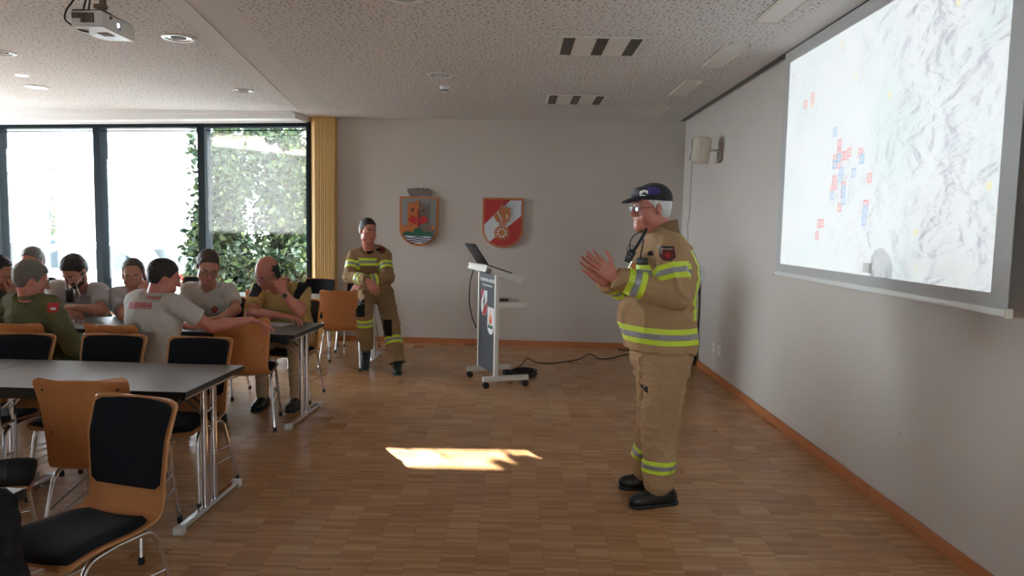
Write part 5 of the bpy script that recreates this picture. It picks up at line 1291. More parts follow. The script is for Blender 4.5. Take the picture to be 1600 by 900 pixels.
def brow(root, hp, R, s, mat):
    T = head_tf(hp, R, s); bm = bmesh.new()
    for q in (-1, 1): tube(bm, [T((q*.014, .101, .021)), T((q*.03, .098, .026)), T((q*.046, .086, .022))], .003*s, 6, radii=[.0025*s, .0038*s, .002*s])
    auto(obj('eyebrows', bm, mat, root, world=True), 60)
def beard(root, hp, R, s, mat, fat=1., low=False):
    v = Vol(); T = head_tf(hp, R, s)
    v.ell(T((0, .034, -.070)), np.array((.056*fat, .058, .048))*s, R, .02); v.ell(T((0, .072, -.096)), np.array((.030, .026, .028))*s, R, .02)
    for q in (-1, 1): v.cap(T((q*.062, .012, -.020)), T((q*.048, .05, -.080)), .018*s, .02*s, .02)
    v.cap(T((-.02, .094, -.054)), T((.02, .094, -.054)), .0085*s, None, .01)
    P0 = np.array(hp)
    v.cut(lambda P: (np.where(np.abs(((P-P0) @ R)[:, 0]) < .022*s, -.049*s, -.020*s)+0*P[:, 0]-0)*-1+((P-P0) @ R)[:, 2] if False else ((P-P0) @ R)[:, 2]-np.where(np.abs(((P-P0) @ R)[:, 0]) < .045*s, -.048, -.015)*s)
    v.ell(T((0, .106, -.069)), np.array((.022, .02, .009))*s, R, .004, True)
    vmesh('beard', [folds(v.mesh(.004), .003, 45, 3)], [mat], root)
def chest_badge(mn, side, w=.055, mat=None, up=.0, name='chest_badge', out=.085):
    c = mn['C']+mn['u']*(.06+up)+mn['r']*side*out; me = flat_grid(lambda a, b: abs(a)+abs(b)*.8 < .55, 8, 8, w, w)
    return decal(name, me, c+mn['ff']*.12, -mn['r'], mn['u'], mn['shirt'], mn['root'], mat or M['red'], .003, .4)
def placket(mn):
    me = flat_grid(lambda a, b: True, 2, 10, .028, .13)
    decal('placket', me, mn['N']-mn['u']*.11+mn['ff']*.12, -mn['r'], mn['u'], mn['shirt'], mn['root'], mn['shirt'].data.materials[0], .003, .4)
REL = (.25, .3, .35, .4); TH = (.5, .3)
rad = math.radians
def down(x, y, z): return V((x, y, z))

# --- seated man with the telephone
m = man('bald man in tan polo shirt with black shoulders holding a phone to his ear', PI, (-1.99, 6.36, .55), at(437, 446, 6.12), (at(417, 427, 5.92), rad(158), rad(30), rad(-6), 1.06, 1.1), M['skin_red'], M['polo_tan'],
        [(1, at(394, 491, 5.86), at(436, 493, 5.70), (1, -.15, -.10), (0, 0, -1), REL, TH), (-1, at(468, 487, 5.78), at(442, 456, 5.76), (-.42, .12, .92), (-.5, .75, .1), (.9, 1.0, 1.05, 1.1), (.7, .7))],
        hair=hair_ring(M['hair_dark'], .0035, .055), trousers=M['pants_tan'], size=1.1, belly=.05, short_len=.72)
placket(m)
hp, R_ = V(at(417, 427, 5.92)), m['R']; glasses(m['root'], hp, R_, 1.06, M['dark_plastic'], .024, .016, rect=True)
for q in (-1, 1):
    b_ = band('shoulder_panel', m['shirt'], m['root'], m['sh'][q], m['r'], -.055, .035, M['black_cloth'], .002, lambda p, N=m['N']: p.z > N.z-.085)
S_, E_, W_ = m['segs'][-1]; d_ = (W_-E_).normalized()
wt = bmesh.new(); Mx = Matrix.Translation(W_-d_*.035) @ d_.to_track_quat('Z', 'Y').to_matrix().to_4x4(); lathe(wt, [(.031, -.012), (.034, -.012), (.034, .012), (.031, .012), (.031, -.012)], seg=24, M4=Mx)
wo = auto(obj('watch_strap', wt, M['chrome'], m['root'], world=True)); cl_ = bmesh.new(); nrm = V((0, -1, .2)); nrm = (nrm-d_*nrm.dot(d_)).normalized(); lathe(cl_, [(0, 0), (.019, 0), (.02, .006), (.017, .010), (0, .010)], seg=24, M4=Matrix.Translation(W_-d_*.035+nrm*.031) @ nrm.to_track_quat('Z', 'Y').to_matrix().to_4x4()); k_ = auto(obj('watch_case', cl_, M['dark_plastic'], m['root'], world=True)); k_.parent = wo
ph = thing('telephone', 'black mobile phone held at the bald man\'s ear', 'telephone', at(433, 426, 5.80))
q_ = Matrix.Rotation(rad(70), 4, 'Z') @ Matrix.Rotation(rad(-25), 4, 'X')
bm = bmesh.new(); box(bm, (-.028, -.006, -.065), (.028, .006, .065), .005, M4=q_); auto(obj('phone_body', bm, M['dark_plastic'], ph)); bm = bmesh.new(); box(bm, (-.025, -.0068, -.05), (.025, -.0058, .055), 0, M4=q_); obj('phone_screen', bm, M['rubber'], ph)

# --- man with glasses and light polo
hp = at(325, 417, 5.86)
m = man('man with round glasses in light grey polo shirt looking down to his left', PI, (-2.72, 6.38, .55), at(326, 445, 6.05), (hp, rad(210), rad(27), rad(-5), 1.06, .98), M['skin'], M['polo'],
        [(1, at(288, 487, 5.98), at(312, 497, 5.72), (.95, -.3, -.1), (0, 0, -1), REL, TH), (-1, at(369, 484, 5.95), at(345, 497, 5.68), (-.95, -.2, -.05), (0, 0, -1), REL, TH)],
        hair=hair_std(M['hair_brown'], .006, front=.086, side=.015, temple=.066), short_len=.68)
placket(m); chest_badge(m, -1, mat=M['red']); chest_badge(m, -1, .03, M['yellow'], .004, 'badge_flame'); glasses(m['root'], hp, m['R'], 1.04, M['dark_plastic'], .021, .018)

# --- man with receding hair, hand at his mouth
hp = at(209, 430, 5.95)
m = man('man with receding hair and grey polo shirt holding a hand to his mouth', PI, (-3.42, 6.42, .55), at(212, 455, 6.12), (hp, rad(200), rad(10), rad(5), 1.04, .95), M['skin'], M['polo_grey'],
        [(1, at(194, 497, 5.96), at(215, 503, 5.72), (1, -.1, -.1), (0, 0, -1), REL, TH), (-1, at(243, 495, 5.82), at(229, 460, 5.78), (-.45, .25, .85), (-.4, .85, .1), (.8, .9, 1.0, 1.1), (.6, .6))],
        hair=hair_std(M['hair_brown'], .006, front=.098, side=.02, temple=.10), short_len=.6)
placket(m)

# --- bearded man looking down
hp = at(116, 424, 5.86)
m = man('dark-haired bearded man in grey polo shirt looking down at his hands', PI, (-4.03, 6.44, .55), at(122, 447, 6.08), (hp, rad(174), rad(38), rad(3), 1.0, 1.05), M['skin'], M['polo_grey'],
        [(1, at(84, 486, 5.95), at(97, 483, 5.66), (.8, -.1, -.15), (0, .3, -1), (.6, .7, .8, .9), TH), (-1, at(157, 486, 5.92), at(122, 481, 5.68), (-.95, -.1, .05), (0, .4, -1), (.7, .8, .9, 1.), TH)],
        hair=hair_std(M['hair_dark'], .012, front=.074, side=.02), size=1.08, belly=.02, short_len=.7, sh_w=.18)
placket(m); chest_badge(m, -1, .06); beard(m['root'], hp, m['R'], 1.0, M['hair_dark'])
tube_obj('ear_cord', bend([V(head_tf(hp, m['R'], 1.08)((-.082, .01, -.02))), V(hp)+V((.07, -.10, -.10)), V(at(126, 463, 5.72)), V(at(118, 470, 5.70))], .05), .0025, M['white_plastic'], m['root'], 6)
rd = thing('handheld_radio', 'black handheld radio held up by the bearded man', 'radio', at(110, 462, 5.66))
bm = bmesh.new(); box(bm, (-.028, -.018, -.055), (.028, .018, .05), .006); auto(obj('radio_body', bm, M['dark_plastic'], rd)); bm = bmesh.new(); tube(bm, [(-.018, 0, .045), (-.026, 0, .13)], .006, 10); obj('antenna', bm, M['rubber'], rd); bm = bmesh.new(); tube(bm, [(.01, 0, .045), (.01, 0, .062)], .008, 12); obj('knob', bm, M['rubber'], rd)

# --- grey-haired man behind
hp = at(50, 410, 6.40)
m = man('man with short grey hair and dark shirt, half hidden behind the man in olive', PI, (-4.66, 6.62, .55), at(52, 436, 6.52), (hp, rad(186), rad(6), 0, 1.04, 1.05), M['skin_red'], M['navy_cloth'],
        [(1, at(20, 486, 6.35), at(38, 490, 6.05), (.9, -.3, -.1), (0, 0, -1), REL, TH), (-1, at(88, 484, 6.35), at(66, 488, 6.02), (-.9, -.3, -.1), (0, 0, -1), REL, TH)],
        hair=hair_std(M['hair_grey'], .007, front=.075), short_len=.7)

# --- man at the left edge in profile
hp = at(-6, 428, 5.10)
m = man('man at the left edge in profile with his hand at his mouth', rad(-15), (-4.02, 5.08, .55), at(-24, 455, 5.12), (hp, rad(-80), rad(24), rad(0), 1.04, 1.0), M['skin_brown'], M['brown_jumper'],
        [(-1, at(8, 500, 5.40), at(20, 478, 5.30), (.1, -.1, 1), (-.8, 0, .2), (.8, .9, 1., 1.1), TH), (1, at(18, 490, 4.98), at(20, 465, 5.06), (.05, .15, .95), (-.9, .1, .1), (.9, 1.0, 1.1, 1.2), (.5, .6))],
        hair=hair_std(M['hair_dark'], .006, front=.092, temple=.09), long=True)

# --- man in olive jumper, seen from behind
hp = at(50, 437, 4.86)
m = man('grey-haired man in olive green jumper seen from behind, glasses at his temple', rad(-24), (-3.36, 5.00, .55), at(48, 463, 4.84), (hp, rad(-52), rad(16), rad(4), .96, 1.0), M['skin_red'], M['olive'],
        [(1, at(113, 541, 4.82), at(122, 528, 5.02), (.55, .6, .12), (0, 0, -1), (.5, .6, .7, .8), TH), (-1, at(-20, 520, 5.15), at(28, 505, 5.36), (.9, .3, 0), (0, 0, -1), REL, TH)],
        hair=hair_std(M['hair_grey'], .013, front=.072, side=.0, nape=-.075, h=.0042), long=True, size=1.06, collar=True, trousers=M['olive'], sh_w=.19)
glasses(m['root'], hp, m['R'], .96, M['chrome'], .022, .017)
me = flat_grid(lambda a, b: True, 8, 8, .062, .062); S_, E_, W_ = m['segs'][1]
bd = decal('sleeve_badge', me, S_+(E_-S_)*.06+V((.06, -.10, .0)), (.9, .42, -.1), (-.1, -.2, .9), m['shirt'], m['root'], M['red'], .003, .5)
me = flat_grid(lambda a, b: abs(b) < .35 and abs(a) < .5, 6, 4, .03, .03); decal('badge_emblem', me, S_+(E_-S_)*.08+V((.06, -.10, .0)), (.9, .42, -.1), (-.1, -.2, .9), m['shirt'], m['root'], M['white_paint'], .0045, .5)
bm = bmesh.new(); box(bm, (-.022, -.015, -.008), (.022, .015, .008), .003); o = obj('crumpled_tissue', bm, M['paper']); o.location = at(135, 523, 5.16); o.rotation_euler = (.3, .2, .6); setp(o, 'small white tissue in the hand of the man in olive', 'tissue')

# --- man with FEUERWEHR on his back
hp = at(257, 434, 4.98)
Sh1 = at(281, 466, 4.98); Wr = at(392, 500, 5.16); 
N_ = at(245, 461, 4.95)
m = man('man in light polo shirt with red lettering on his back, arm stretched to a chair', rad(-22), (-2.63, 5.02, .55), N_, (hp, rad(-58), rad(14), rad(3), .98, 1.0), M['skin_red'], M['polo'],
        [(1, ik(Sh1, Wr, (0, -.3, -1), .29, .272), Wr, (.96, .1, -.22), (0, -.1, -1), (.35, .7, .8, .8), (.5, .2)), (-1, at(262, 505, 5.25), at(283, 508, 5.38), (1, .05, -.06), (0, 0, -1), (.1, .1, .15, .2), (.4, .1))],
        hair=hair_std(M['hair_dark'], .009, front=.076, side=.012, nape=-.05), size=1.04, short_len=.62, sh_w=.185, shoulders=None)
me = text_mesh('FEUERWEHR', .031, .0008); bm = bmesh.new(); bm.from_mesh(me); bmesh.ops.subdivide_edges(bm, edges=[e for e in bm.edges if e.calc_length() > .012], cuts=1); bm.to_mesh(me); bm.free()
me.transform(Matrix.Scale(1.9, 4, (0, 1, 0)))
decal('back_lettering', me, at(215, 478, 4.82), (.98, .18, -.02), (.0, .1, .99), m['shirt'], m['root'], M['red_print'], .004, .6)

# --- the standing speaker
yaw = rad(98); P = at(1034, 548, 4.08); N = at(1037, 362, 4.08)
root = thing('person', 'standing man in dark cap and tan fire jacket with yellow stripes, hands raised', 'person', (P.x, P.y, 0), yaw)
f = V((-math.sin(yaw), math.cos(yaw), 0)); r = V((math.cos(yaw), math.sin(yaw), 0)); u = V((0, 0, 1)); Bf = np.array((r, f, u)).T
hp = at(1016, 325, 4.08); hs = 1.03; Rh = rotf(rad(108), rad(4), 0)
sh = {-1: at(1048, 392, 3.88), 1: at(1040, 388, 4.29)}
E_L, W_L = at(1054, 461, 3.80), at(960, 433, 3.80); E_R = at(1018, 468, 4.36); W_R = at(944, 440, 4.03)
body = []; v = Vol(); head_vol(v, hp, Rh, hs, 1.12, nose=1.02, neck=(N-u*.02, .078))
T = head_tf(hp, Rh, hs); v.ell(T((0, .045, -.105)), np.array((.045, .05, .03))*hs, Rh, .03)      # heavy chin
body.append((*v.mesh(.0032), 0))
v = Vol(); v.cap(P, N-u*.1, .13, .12, .05, (tuple(r), 1.2)); body.append((*v.mesh(.02), 0))
for side, E_, W_, hd, pn, cu, th in ((-1, E_L, W_L, (-.80, -.05, .60), (.06, 1, .10), (.22, .18, .2, .28), (.75, .1)), (1, E_R, W_R, (-.74, -.12, .66), (0, -1, .1), (.18, .15, .2, .3), (.55, .2))):
    v = Vol(); v.cap(E_, W_, .046, .031, .02); hand_vol(v, W_, hd, pn, side, cu, th, 1.06, spread=.10); body.append((*v.mesh(.003), 0))
hp_ = np.array(hp)
def zones(c, mi):
    L = ((c-hp_) @ Rh)/hs; m = mi.copy(); ax_ = np.abs(L[:, 0])
    m[(ax_ < .021) & (L[:, 2] < -.061) & (L[:, 2] > -.080) & (L[:, 1] > .089)] = 1
    m[(((ax_-.031)/.0125)**2+((L[:, 2]-.002)/.0062)**2 < 1) & (L[:, 1] > .06)] = 2
    m[(((ax_-.031))**2+((L[:, 2]-.002))**2 < .0052**2) & (L[:, 1] > .06)] = 3
    return m
vmesh('body', body, [M['skin_red'], M['lip'], M['eye'], M['iris']], root, zones)
# trousers
v = Vol(); v.ell(P+V((.0, 0, -.02)), (.185, .175, .15), Bf, .05)
Lk = [(P-r*.10+V((0, 0, -.05)), at(1031, 655, 3.97), at(1030, 752, 3.97)), (P+r*.10+V((0, 0, -.05)), at(1021, 645, 4.20), at(1010, 732, 4.22))]
for a, b, c in Lk: v.cap(a, b, .128, .098, .04); v.cap(b, c, .098, .084, .03)
zc = .05
v.cut(lambda Q: zc-Q[:, 2]+.0*Q[:, 0])
Vs, F_ = v.mesh(.009); Vs, F_ = folds((Vs, F_), .019, 6.5, 3, (1, 1, 1.4))
tr = vmesh('trousers', [(Vs, F_)], [M['pants_tan']], root)
for i, (a, b, c) in enumerate(Lk):
    o_ = b+(c-b)*(.72 if i == 0 else .70); stripe(tr, root, o_, (c-b).normalized(), .072, near_seg(b, c, .13) if i == 0 else near_seg(b, c, .12))
me = flat_grid(lambda a, b: True, 10, 12, .17, .21); pk = decal('cargo_pocket', me, at(1036, 634, 3.87), (1, 0, .0), (0, 0, 1), tr, root, M['fire_tan'], .014, .5)
bm = bmesh.new(); bm.from_mesh(pk.data); bmesh.ops.solidify(bm, geom=bm.faces[:], thickness=.009); bm.to_mesh(pk.data); bm.free()
me = flat_grid(lambda a, b: True, 10, 3, .185, .06); pf = decal('pocket_flap', me, at(1037, 611, 3.87), (1, 0, .0), (0, 0, 1), tr, root, M['fire_tan'], .024, .5)
bm = bmesh.new(); bm.from_mesh(pf.data); bmesh.ops.solidify(bm, geom=bm.faces[:], thickness=.007); bm.to_mesh(pf.data); bm.free()
me = flat_grid(lambda a, b: True, 3, 4, .014, .035); decal('pocket_tab', me, at(1013, 613, 3.87), (1, 0, 0), (0, 0, 1), tr, root, M['black_cloth'], .02, .5)
shoe(root, V((Lk[0][2].x+.02, Lk[0][2].y, .092)), (-.93, -.30, 0), M['shoe'], s=1.06); shoe(root, V((Lk[1][2].x+.035, Lk[1][2].y, .092)), (-1, -.05, 0), M['shoe'], s=1.04)
# jacket
Cc = at(1032, 432, 4.08); Hm = at(1030, 538, 4.08)
v = Vol(); v.cap(Cc+V((.01, 0, -.03)), Hm+V((0, 0, -.10)), .182, .212, .05, (tuple(r), 1.14)); v.ell(Cc+V((.02, 0, .02)), (.235, .175, .22), Bf, .06); v.ell(at(1020, 492, 4.08), (.20, .19, .15), Bf, .06)
for q in (-1, 1): v.cap(N+V((0.0, 0, -.045)), sh[q], .068, .088, .06)
v.cap(Cc+V((0, 0, .08)), N+V((0, 0, -.05)), .16, .082, .06, (tuple(r), 1.15))
nk = np.array(N+V((-.01, 0, .005))); un = np.array(V((.25, 0, 1)).normalized())
v.cut(lambda Q: np.where(np.linalg.norm(Q-nk, axis=1) < .14, (Q-nk) @ un, -1))
hz0 = Hm.z
v.cut(lambda Q: hz0-.028+.014*vnoise(Q*14)-.05*(Q[:, 0]-Hm.x)-Q[:, 2])
tors = folds(v.mesh(.0085), .019, 6.0, 4, (1, 1, 1.1))
sl = []
for side, E_, W_ in ((-1, E_L, W_L), (1, E_R, W_R)):
    w = Vol(); w.cap(sh[side], E_, .090, .078, .03); w.cap(E_, W_, .076, .056, .03); dd = (W_-E_).normalized(); cu_ = np.array(W_-dd*.005)
    w.cut(lambda Q, a=cu_, d=np.array(dd): np.where(np.linalg.norm(Q-a, axis=1) < .12, (Q-a) @ d, -1)); sl.append(folds(w.mesh(.0075), .016, 9, 2+side, (1.5, 1, 1.5)))
jk = vmesh('jacket', [tors]+sl, [M['fire_tan']], root)
bm = bmesh.new(); pts = []
for lvl, (rr_, hh_) in enumerate(((.092, -.01), (.086, .035))): pass
ring = []
for i in range(29):
    a = PI/2+.55+(2*PI-1.1)*i/28; ring.append((math.cos(a), math.sin(a)))
A_ = [bm.verts.new(N+r*x*.098+f*(y*.098+.005)+u*(-.02-.05*max(0, y))) for x, y in ring]; B_ = [bm.verts.new(N+r*x*.082+f*(y*.084+.008)+u*(.062-.055*max(0, y)-.008*min(0, y))) for x, y in ring]
for i in range(28): bm.faces.new((A_[i], A_[i+1], B_[i+1], B_[i]))
bmesh.ops.solidify(bm, geom=bm.faces[:], thickness=.012); auto(obj('collar', bm, M['fire_tan'], root, world=True), 60)
tc_ = lambda p: (V((p.x, p.y, 0))-V((Cc.x, Cc.y, 0))).length < .30
stripe(jk, root, V((0, 0, 1.008)), (0.03, 0, 1), .094, lambda p: p.z < 1.10)
S_, E_ = sh[-1], E_L; stripe(jk, root, S_+(E_-S_)*.52, (E_-S_+V((.03, 0, 0.0))).normalized(), .088, near_seg(S_+(E_-S_)*.2, S_+(E_-S_)*.85, .108))
stripe(jk, root, E_L+(W_L-E_L)*.66, (W_L-E_L).normalized(), .10, near_seg(E_L+(W_L-E_L)*.4, W_L, .095))
stripe(jk, root, E_R+(W_R-E_R)*.78, (W_R-E_R).normalized(), .085, near_seg(E_R+(W_R-E_R)*.45, W_R, .085))
near_arm = near_seg(sh[-1], E_L, .115)
stripe(jk, root, V((0, 0, 1.335)), (0, 0, 1), .085, lambda p: (p-V((Cc.x, Cc.y, p.z))).dot(f) > .02 and not near_arm(p) and abs((p-Cc).dot(r)) < .2 and p.x > at(968, 440, 4.0).x)
stripe(jk, root, Cc-r*.14, r, .075, lambda p: (p-Cc).dot(f) < -.05 and 1.065 < p.z < 1.46 and not near_arm(p))
me = flat_grid(lambda a, b: True, 4, 3, .05, .05); decal('shoulder_patch', me, at(1064, 364, 4.0), (1, 0, 0), (0, .85, .5), jk, root, M['yellow'], .004, .4)
shield = lambda a, b: abs(a) < .48*(1 if b > -.15 else math.sqrt(max(0, 1-((b+.15)/.35)**2)))
bd1 = decal('arm_badge', flat_grid(shield, 12, 14, .072, .078), at(1042, 396, 3.80), (1, .1, 0), (0, 0, 1), jk, root, M['dark_plastic'], .003, .5)
bd2 = decal('badge_field', flat_grid(shield, 12, 14, .058, .060), at(1042, 397, 3.80), (1, .1, 0), (0, 0, 1), jk, root, M['badge_red'], .0045, .5)
text_ = text_mesh('FEUERWEHR', .0095, .0002); decal('badge_text', text_, at(1042, 389, 3.80), (1, .1, 0), (0, 0, 1), jk, root, M['white_paint'], .005, .5)
decal('badge_emblem', flat_grid(lambda a, b: abs(a)*1.1+abs(b) < .5, 8, 8, .03, .034), at(1042, 399, 3.80), (1, .1, 0), (0, 0, 1), jk, root, M['red'], .0055, .5)
decal('name_tag', flat_grid(lambda a, b: True, 6, 3, .05, .024), at(1019, 396, 3.93), (1, -.6, 0), (.1, 0, 1), jk, root, M['navy_cloth'], .004, .7)
# cap, hair, glasses
v = Vol(); v.ell(T((0, -.022, .040)), np.array((.082, .104, .078))*hs, Rh, .02); P0 = np.array(hp)
v.ell(T((0, -.05, -.01)), np.array((.074, .066, .075))*hs, Rh, .03)
ln_ = ln_short(front=.2, side=.0, nape=-.072, temple=.06)
v.cut(lambda Q: np.maximum(ln_(((Q-P0) @ Rh)/hs)*hs, (((Q-P0) @ Rh)[:, 2]-.062)))
for q in (-1, 1): v.cap(T((q*.0765, .012, .03)), T((q*.0765, .014, .002)), .009*hs, .006*hs, .008)
vmesh('hair', [folds(v.mesh(.0038), .0035, 38, 5)], [M['hair_white']], root); brow(root, hp, Rh, hs, M['hair_white'])
capo_v = Vol(); capo_v.ell(T((0, -.022, .050)), np.array((.087, .110, .088))*hs, Rh, .02)
capo_v.ell(T((0, .075, .075)), np.array((.055, .03, .04))*hs, Rh, .03)
capo_v.cut(lambda Q: (.040*hs+.12*((Q-P0) @ Rh)[:, 1])-((Q-P0) @ Rh)[:, 2])
w = Vol(); Rb = Rh @ np.array(Matrix.Rotation(-.20, 3, 'X')); w.ell(T((0, .100, .050)), np.array((.066, .070, .012))*hs, Rb, .01)
M['cap'] = varied('black_cap_cotton', (.010, .010, .013), (.016, .016, .02), .8, 30, bump=.3, bscale=300)
cap_o = vmesh('cap', [(*capo_v.mesh(.0035),), (*w.mesh(.003),)], [M['cap']], root); cap_o['label'] = 'black baseball cap with purple light painted on it and a white emblem'
hrt = V(Rh[:, 0]); hfw = V(Rh[:, 1]); hup = V(Rh[:, 2])
pp = V(T((-.05, .07, .085)))
dr = (hfw*-.75-hrt*.0+hrt*-.66); # rightwards as seen from the camera side
seen_r = V((1, -.1, 0)).normalized()
pu = decal('purple_light_patch', flat_grid(lambda a, b: (a/.5)**2+(b/.5)**2 < 1.15 and b > -.42, 22, 14, .080, .046), T((-.11, .035, .092)), seen_r, (0, 0, 1), cap_o, root, M['purple'], .001, .3); pu.parent = cap_o  # purple projector light on the cap, painted as a patch
def horse(a, b):
    rr2 = math.hypot(a*1.0, (b+.35)*.9); top = .30 < rr2 < .62 and b > -.25 and a < .38
    return top or (abs(b+.42) < .06 and -.45 < a < .15) or (rr2 < .34 and a < -.1 and b > -.2)
em_ = decal('cap_emblem', flat_grid(horse, 26, 20, .052, .040), T((-.09, .085, .088)), V((1, -.25, 0)).normalized(), (0, 0, 1), cap_o, root, M['white_paint'], .003, .3); em_.parent = cap_o
glasses(root, hp, Rh, hs, M['dark_plastic'], .021, .015, dz=-.004)
# radio gear on the jacket
rg = thing('shoulder_microphone', 'black shoulder microphone with curled cable clipped to the tan jacket', 'microphone', at(984, 400, 3.98))
bm = bmesh.new(); Mx = Matrix.Rotation(.45, 4, 'Y'); box(bm, (-.022, -.016, -.038), (.022, .016, .038), .007, M4=Mx); auto(obj('microphone_body', bm, M['dark_plastic'], rg))
tube_obj('strap', bend([at(1010, 358, 4.0), at(1003, 372, 3.97), at(993, 388, 3.96), at(987, 394, 3.97)], .03), .009, M['dark_plastic'], rg); tube_obj('cable', bend([at(986, 394, 3.96), at(983, 380, 3.95), at(990, 368, 3.95), at(1004, 360, 3.98)], .04), .003, M['rubber'], rg)
tube_obj('curl_cable', bend([at(988, 402, 3.95), at(978, 392, 3.95), at(984, 381, 3.95), at(992, 387, 3.95)], .04), .002, M['rubber'], rg)
ra = thing('chest_radio', 'black radio with upright antenna in the chest pocket of the jacket', 'radio', at(1003, 408, 3.93))
bm = bmesh.new(); box(bm, (-.03, -.018, -.02), (.03, .018, .018), .006); auto(obj('radio_body', bm, M['dark_plastic'], ra)); tube_obj('antenna', [at(1000, 405, 3.93), at(1006, 374, 3.93)], .0045, M['rubber'], ra)
lg = thing('clip_light', 'small orange and silver lamp clipped to the chest of the jacket', 'clip lamp', at(990, 417, 3.92))
bm = bmesh.new(); tube(bm, [(-.004, 0, .018), (.004, 0, -.022)], .013, 14); auto(obj('lamp_body', bm, M['orange'], lg)); bm = bmesh.new(); tube(bm, [(-.012, -.004, .03), (-.03, -.004, -.006)], .009, 12); auto(obj('metal_clip', bm, M['chrome'], lg))

# --- the firefighter leaning on the table end
yaw = rad(196); P = at(585, 456, 7.98); N = at(577, 388, 7.80)
root = thing('person', 'firefighter in brown turnout gear with yellow stripes perched on the table end', 'person', (P.x, P.y, 0), yaw)
f = V((-math.sin(yaw), math.cos(yaw), 0)); r = V((math.cos(yaw), math.sin(yaw), 0)); u = (N-P).normalized(); ff = u.cross(r); Bf = np.array((r, ff, u)).T
hp = at(575, 361, 7.66); hs = 1.04; Rh = rotf(rad(216), rad(6), rad(-3))
sh = {1: at(554, 400, 7.80), -1: at(601, 400, 7.80)}
El = {1: at(546, 432, 7.66), -1: at(606, 434, 7.66)}; Wr = {1: at(574, 438, 7.42), -1: at(569, 440, 7.54)}
body = []; v = Vol(); head_vol(v, hp, Rh, hs, .98, neck=(N-u*.02, .066)); body.append((*v.mesh(.004), 0))
v = Vol(); v.cap(P, N-u*.1, .12, .11, .05, (tuple(r), 1.2)); body.append((*v.mesh(.02), 0))
for side, hd, pn, cu in ((1, (.42, -.1, -.55), (-.2, .9, -.3), (.35, .4, .45, .5)), (-1, (-.55, -.15, -.45), (.1, .7, -.6), (.3, .35, .4, .45))):
    v = Vol(); v.cap(El[side], Wr[side], .042, .029, .02); hand_vol(v, Wr[side], hd, pn, side, cu, (.45, .25), 1.08, spread=.12); body.append((*v.mesh(.004), 0))
hp9, Rh9, hs9 = np.array(hp), Rh, hs
def zones9(c, mi):
    L = ((c-hp9) @ Rh9)/hs9; m = mi.copy(); ax_ = np.abs(L[:, 0])
    m[(ax_ < .021) & (L[:, 2] < -.061) & (L[:, 2] > -.080) & (L[:, 1] > .089)] = 1
    m[(((ax_-.031)/.0125)**2+((L[:, 2]-.002)/.0062)**2 < 1) & (L[:, 1] > .06)] = 2
    m[(((ax_-.031))**2+((L[:, 2]-.002))**2 < .0052**2) & (L[:, 1] > .06)] = 3
    return m
vmesh('body', body, [M['skin_red'], M['lip'], M['eye'], M['iris']], root, zones9)
hv_ = hair_vol(hp, Rh, hs, .006, ln_short(front=.078, side=.01, temple=.075)); vmesh('hair', [folds(hv_.mesh(.0045), .002, 40, 5)], [M['hair_dark']], root); brow(root, hp, Rh, hs, M['hair_dark'])
legs = [(P+r*.10+V((0, 0, -.02)), at(569, 487, 7.56), at(571, 546, 7.66)), (P-r*.11+V((0, 0, -.02)), at(611, 506, 7.70), at(621, 570, 7.52))]
v = Vol(); v.ell(P, (.18, .15, .13), Bf, .05)
for a, b, c in legs: v.cap(a, b, .108, .092, .04); v.cap(b, c, .090, .090, .03)
cu1, cu2 = np.array(legs[0][2]), np.array(legs[1][2])
for a, b, c in legs:
    d = (c-b).normalized(); v.cut(lambda Q, a_=np.array(c-d*.02), d_=np.array(d): np.where(np.linalg.norm(Q-a_, axis=1) < .17, (Q-a_) @ d_, -1))
tr = vmesh('trousers', [folds(v.mesh(.0095), .009, 8, 3)], [M['fire_brown']], root)
for i, (a, b, c) in enumerate(legs):
    stripe(tr, root, b+(c-b)*(.26 if i == 0 else .42), (c-b).normalized(), .080, near_seg(b, c, .13))
    kp = decal('knee_patch', flat_grid(lambda a, b: abs(a) < .47 or abs(b) < .42, 10, 10, .13, .17), (b if i else b+(a-b)*.12)+V((.0, -.3, 0))+(V((0, 0, -.03)) if i else V((0, 0, .02))), (1, .2, 0), (0, 0, 1), tr, root, M['black_cloth'], .004, .8)
shoe(root, legs[0][2]+V((0, -.01, -.02)), (.05, -.75, -.62), M['shoe_green'], M['sole'], s=1.05, down=(0, .62, -.75)); shoe(root, V((legs[1][2].x, legs[1][2].y, .088)), (.15, -1, 0), M['shoe_green'], M['sole'], s=1.08)
v = Vol(); Cc = P+(N-P)*.60
v.cap(P+u*.04, Cc, .155, .165, .05, (tuple(r), 1.18)); v.ell(Cc+u*.05, (.215, .15, .19), Bf, .06)
for q in (-1, 1): v.cap(N-u*.04, sh[q], .060, .070, .06)
v.cap(Cc+u*.08, N-u*.05, .14, .075, .05, (tuple(r), 1.2))
nk = np.array(N+u*.0+ff*.05); un = np.array((u+ff*.55).normalized())
v.cut(lambda Q: np.where(np.linalg.norm(Q-nk, axis=1) < .13, (Q-nk) @ un, -1))
tors = folds(v.mesh(.009), .011, 7, 9); sl = []
for q in (1, -1):
    w = Vol(); w.cap(sh[q], El[q], .073, .066, .03); w.cap(El[q], Wr[q], .068, .054, .03); dd = (Wr[q]-El[q]).normalized()
    w.cut(lambda Q, a=np.array(Wr[q]), d=np.array(dd): np.where(np.linalg.norm(Q-a, axis=1) < .12, (Q-a) @ d, -1)); sl.append(folds(w.mesh(.008), .009, 10, q+3))
jk = vmesh('jacket', [tors]+sl, [M['fire_brown']], root)
v = Vol(); v.cap(N-u*.10+ff*.065, N-u*.02+ff*.02, .062, .058, .02); vmesh('undershirt', [v.mesh(.008)], [M['black_cloth']], root)
bm = bmesh.new()
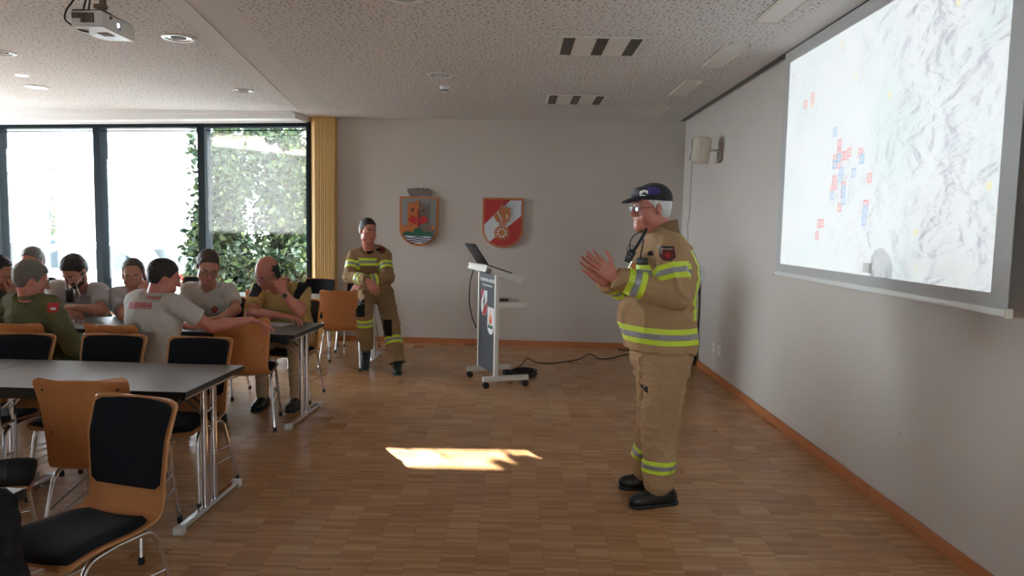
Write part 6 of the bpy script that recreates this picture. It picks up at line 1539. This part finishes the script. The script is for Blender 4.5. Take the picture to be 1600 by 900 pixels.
A_ = [bm.verts.new(N+r*x*.100+ff*(y*.095+.01)+u*(-.03-.085*max(0, y))) for x, y in ring]; B_ = [bm.verts.new(N+r*x*.088+ff*(y*.082+.012)+u*(.022-.075*max(0, y))) for x, y in ring]
for i in range(28): bm.faces.new((A_[i], A_[i+1], B_[i+1], B_[i]))
bmesh.ops.solidify(bm, geom=bm.faces[:], thickness=.012); auto(obj('collar', bm, M['fire_brown'], root, world=True), 60)
arms9 = [near_seg(sh[q], El[q], .10) for q in (1, -1)]+[near_seg(El[q], Wr[q], .09) for q in (1, -1)]
stripe(jk, root, V((0, 0, at(577, 410, 7.6).z)), (0, 0, 1), .082, lambda p: (p-Cc).dot(r) < .19 and (p-Cc).dot(r) > -.19 and not any(g(p) for g in arms9))
for q in (1, -1):
    stripe(jk, root, sh[q]+(El[q]-sh[q])*.48, (El[q]-sh[q]).normalized(), .082, near_seg(sh[q]+(El[q]-sh[q])*.2, sh[q]+(El[q]-sh[q])*.8, .100))
    stripe(jk, root, El[q]+(Wr[q]-El[q])*.62, (Wr[q]-El[q]).normalized(), .082, near_seg(El[q]+(Wr[q]-El[q])*.3, Wr[q], .085))
decal('arm_badge', flat_grid(shield, 10, 12, .062, .072), at(603, 393, 7.4), (1, .3, 0), (0, 0, 1), jk, root, M['badge_red'], .004, .8)
decal('name_tag', flat_grid(lambda a, b: True, 6, 3, .07, .026), at(594, 391, 7.4), (1, .1, 0), (0, 0, 1), jk, root, M['badge_red'], .004, .8)
decal('name_tag', flat_grid(lambda a, b: True, 6, 3, .055, .026), at(587, 392, 7.4), (1, .1, 0), (0, 0, 1), jk, root, M['black_cloth'], .004, .8)

# --- black jacket over a chair, lower left corner
chair(-1.64, 1.50, -90, 'chair under the black jacket in the lower left corner', G1)
jt = thing('draped_jacket', 'black jacket hung over a chair back in the lower left corner', 'jacket', (-1.68, 1.82, 0))
jt.location.x += 0
v = Vol(); v.cap((-1.85, 1.82, .82), (-1.51, 1.82, .82), .045, .045, .04); v.cap((-1.84, 1.84, .80), (-1.89, 1.86, .45), .06, .07, .05); v.cap((-1.52, 1.84, .80), (-1.47, 1.86, .45), .06, .07, .05); v.ell((-1.68, 1.86, .62), (.22, .05, .24), None, .06); v.ell((-1.68, 1.78, .68), (.20, .04, .16), None, .05)
vmesh('jacket_body', [folds(v.mesh(.011), .016, 7, 2)], [M['black_cloth']], jt)
for q in (-1, 1):
    v = Vol(); v.cap((-1.68+q*.2, 1.89, .78), (-1.68+q*.23, 1.92, .36), .05, .045, .04); vmesh('sleeve', [folds(v.mesh(.011), .012, 9, q+2)], [M['black_cloth']], jt)
v = Vol(); v.cap((-1.75, 1.83, .865), (-1.61, 1.83, .865), .022, .022, .03); vmesh('collar', [v.mesh(.008)], [M['black_cloth']], jt)
jt.location.x += .06
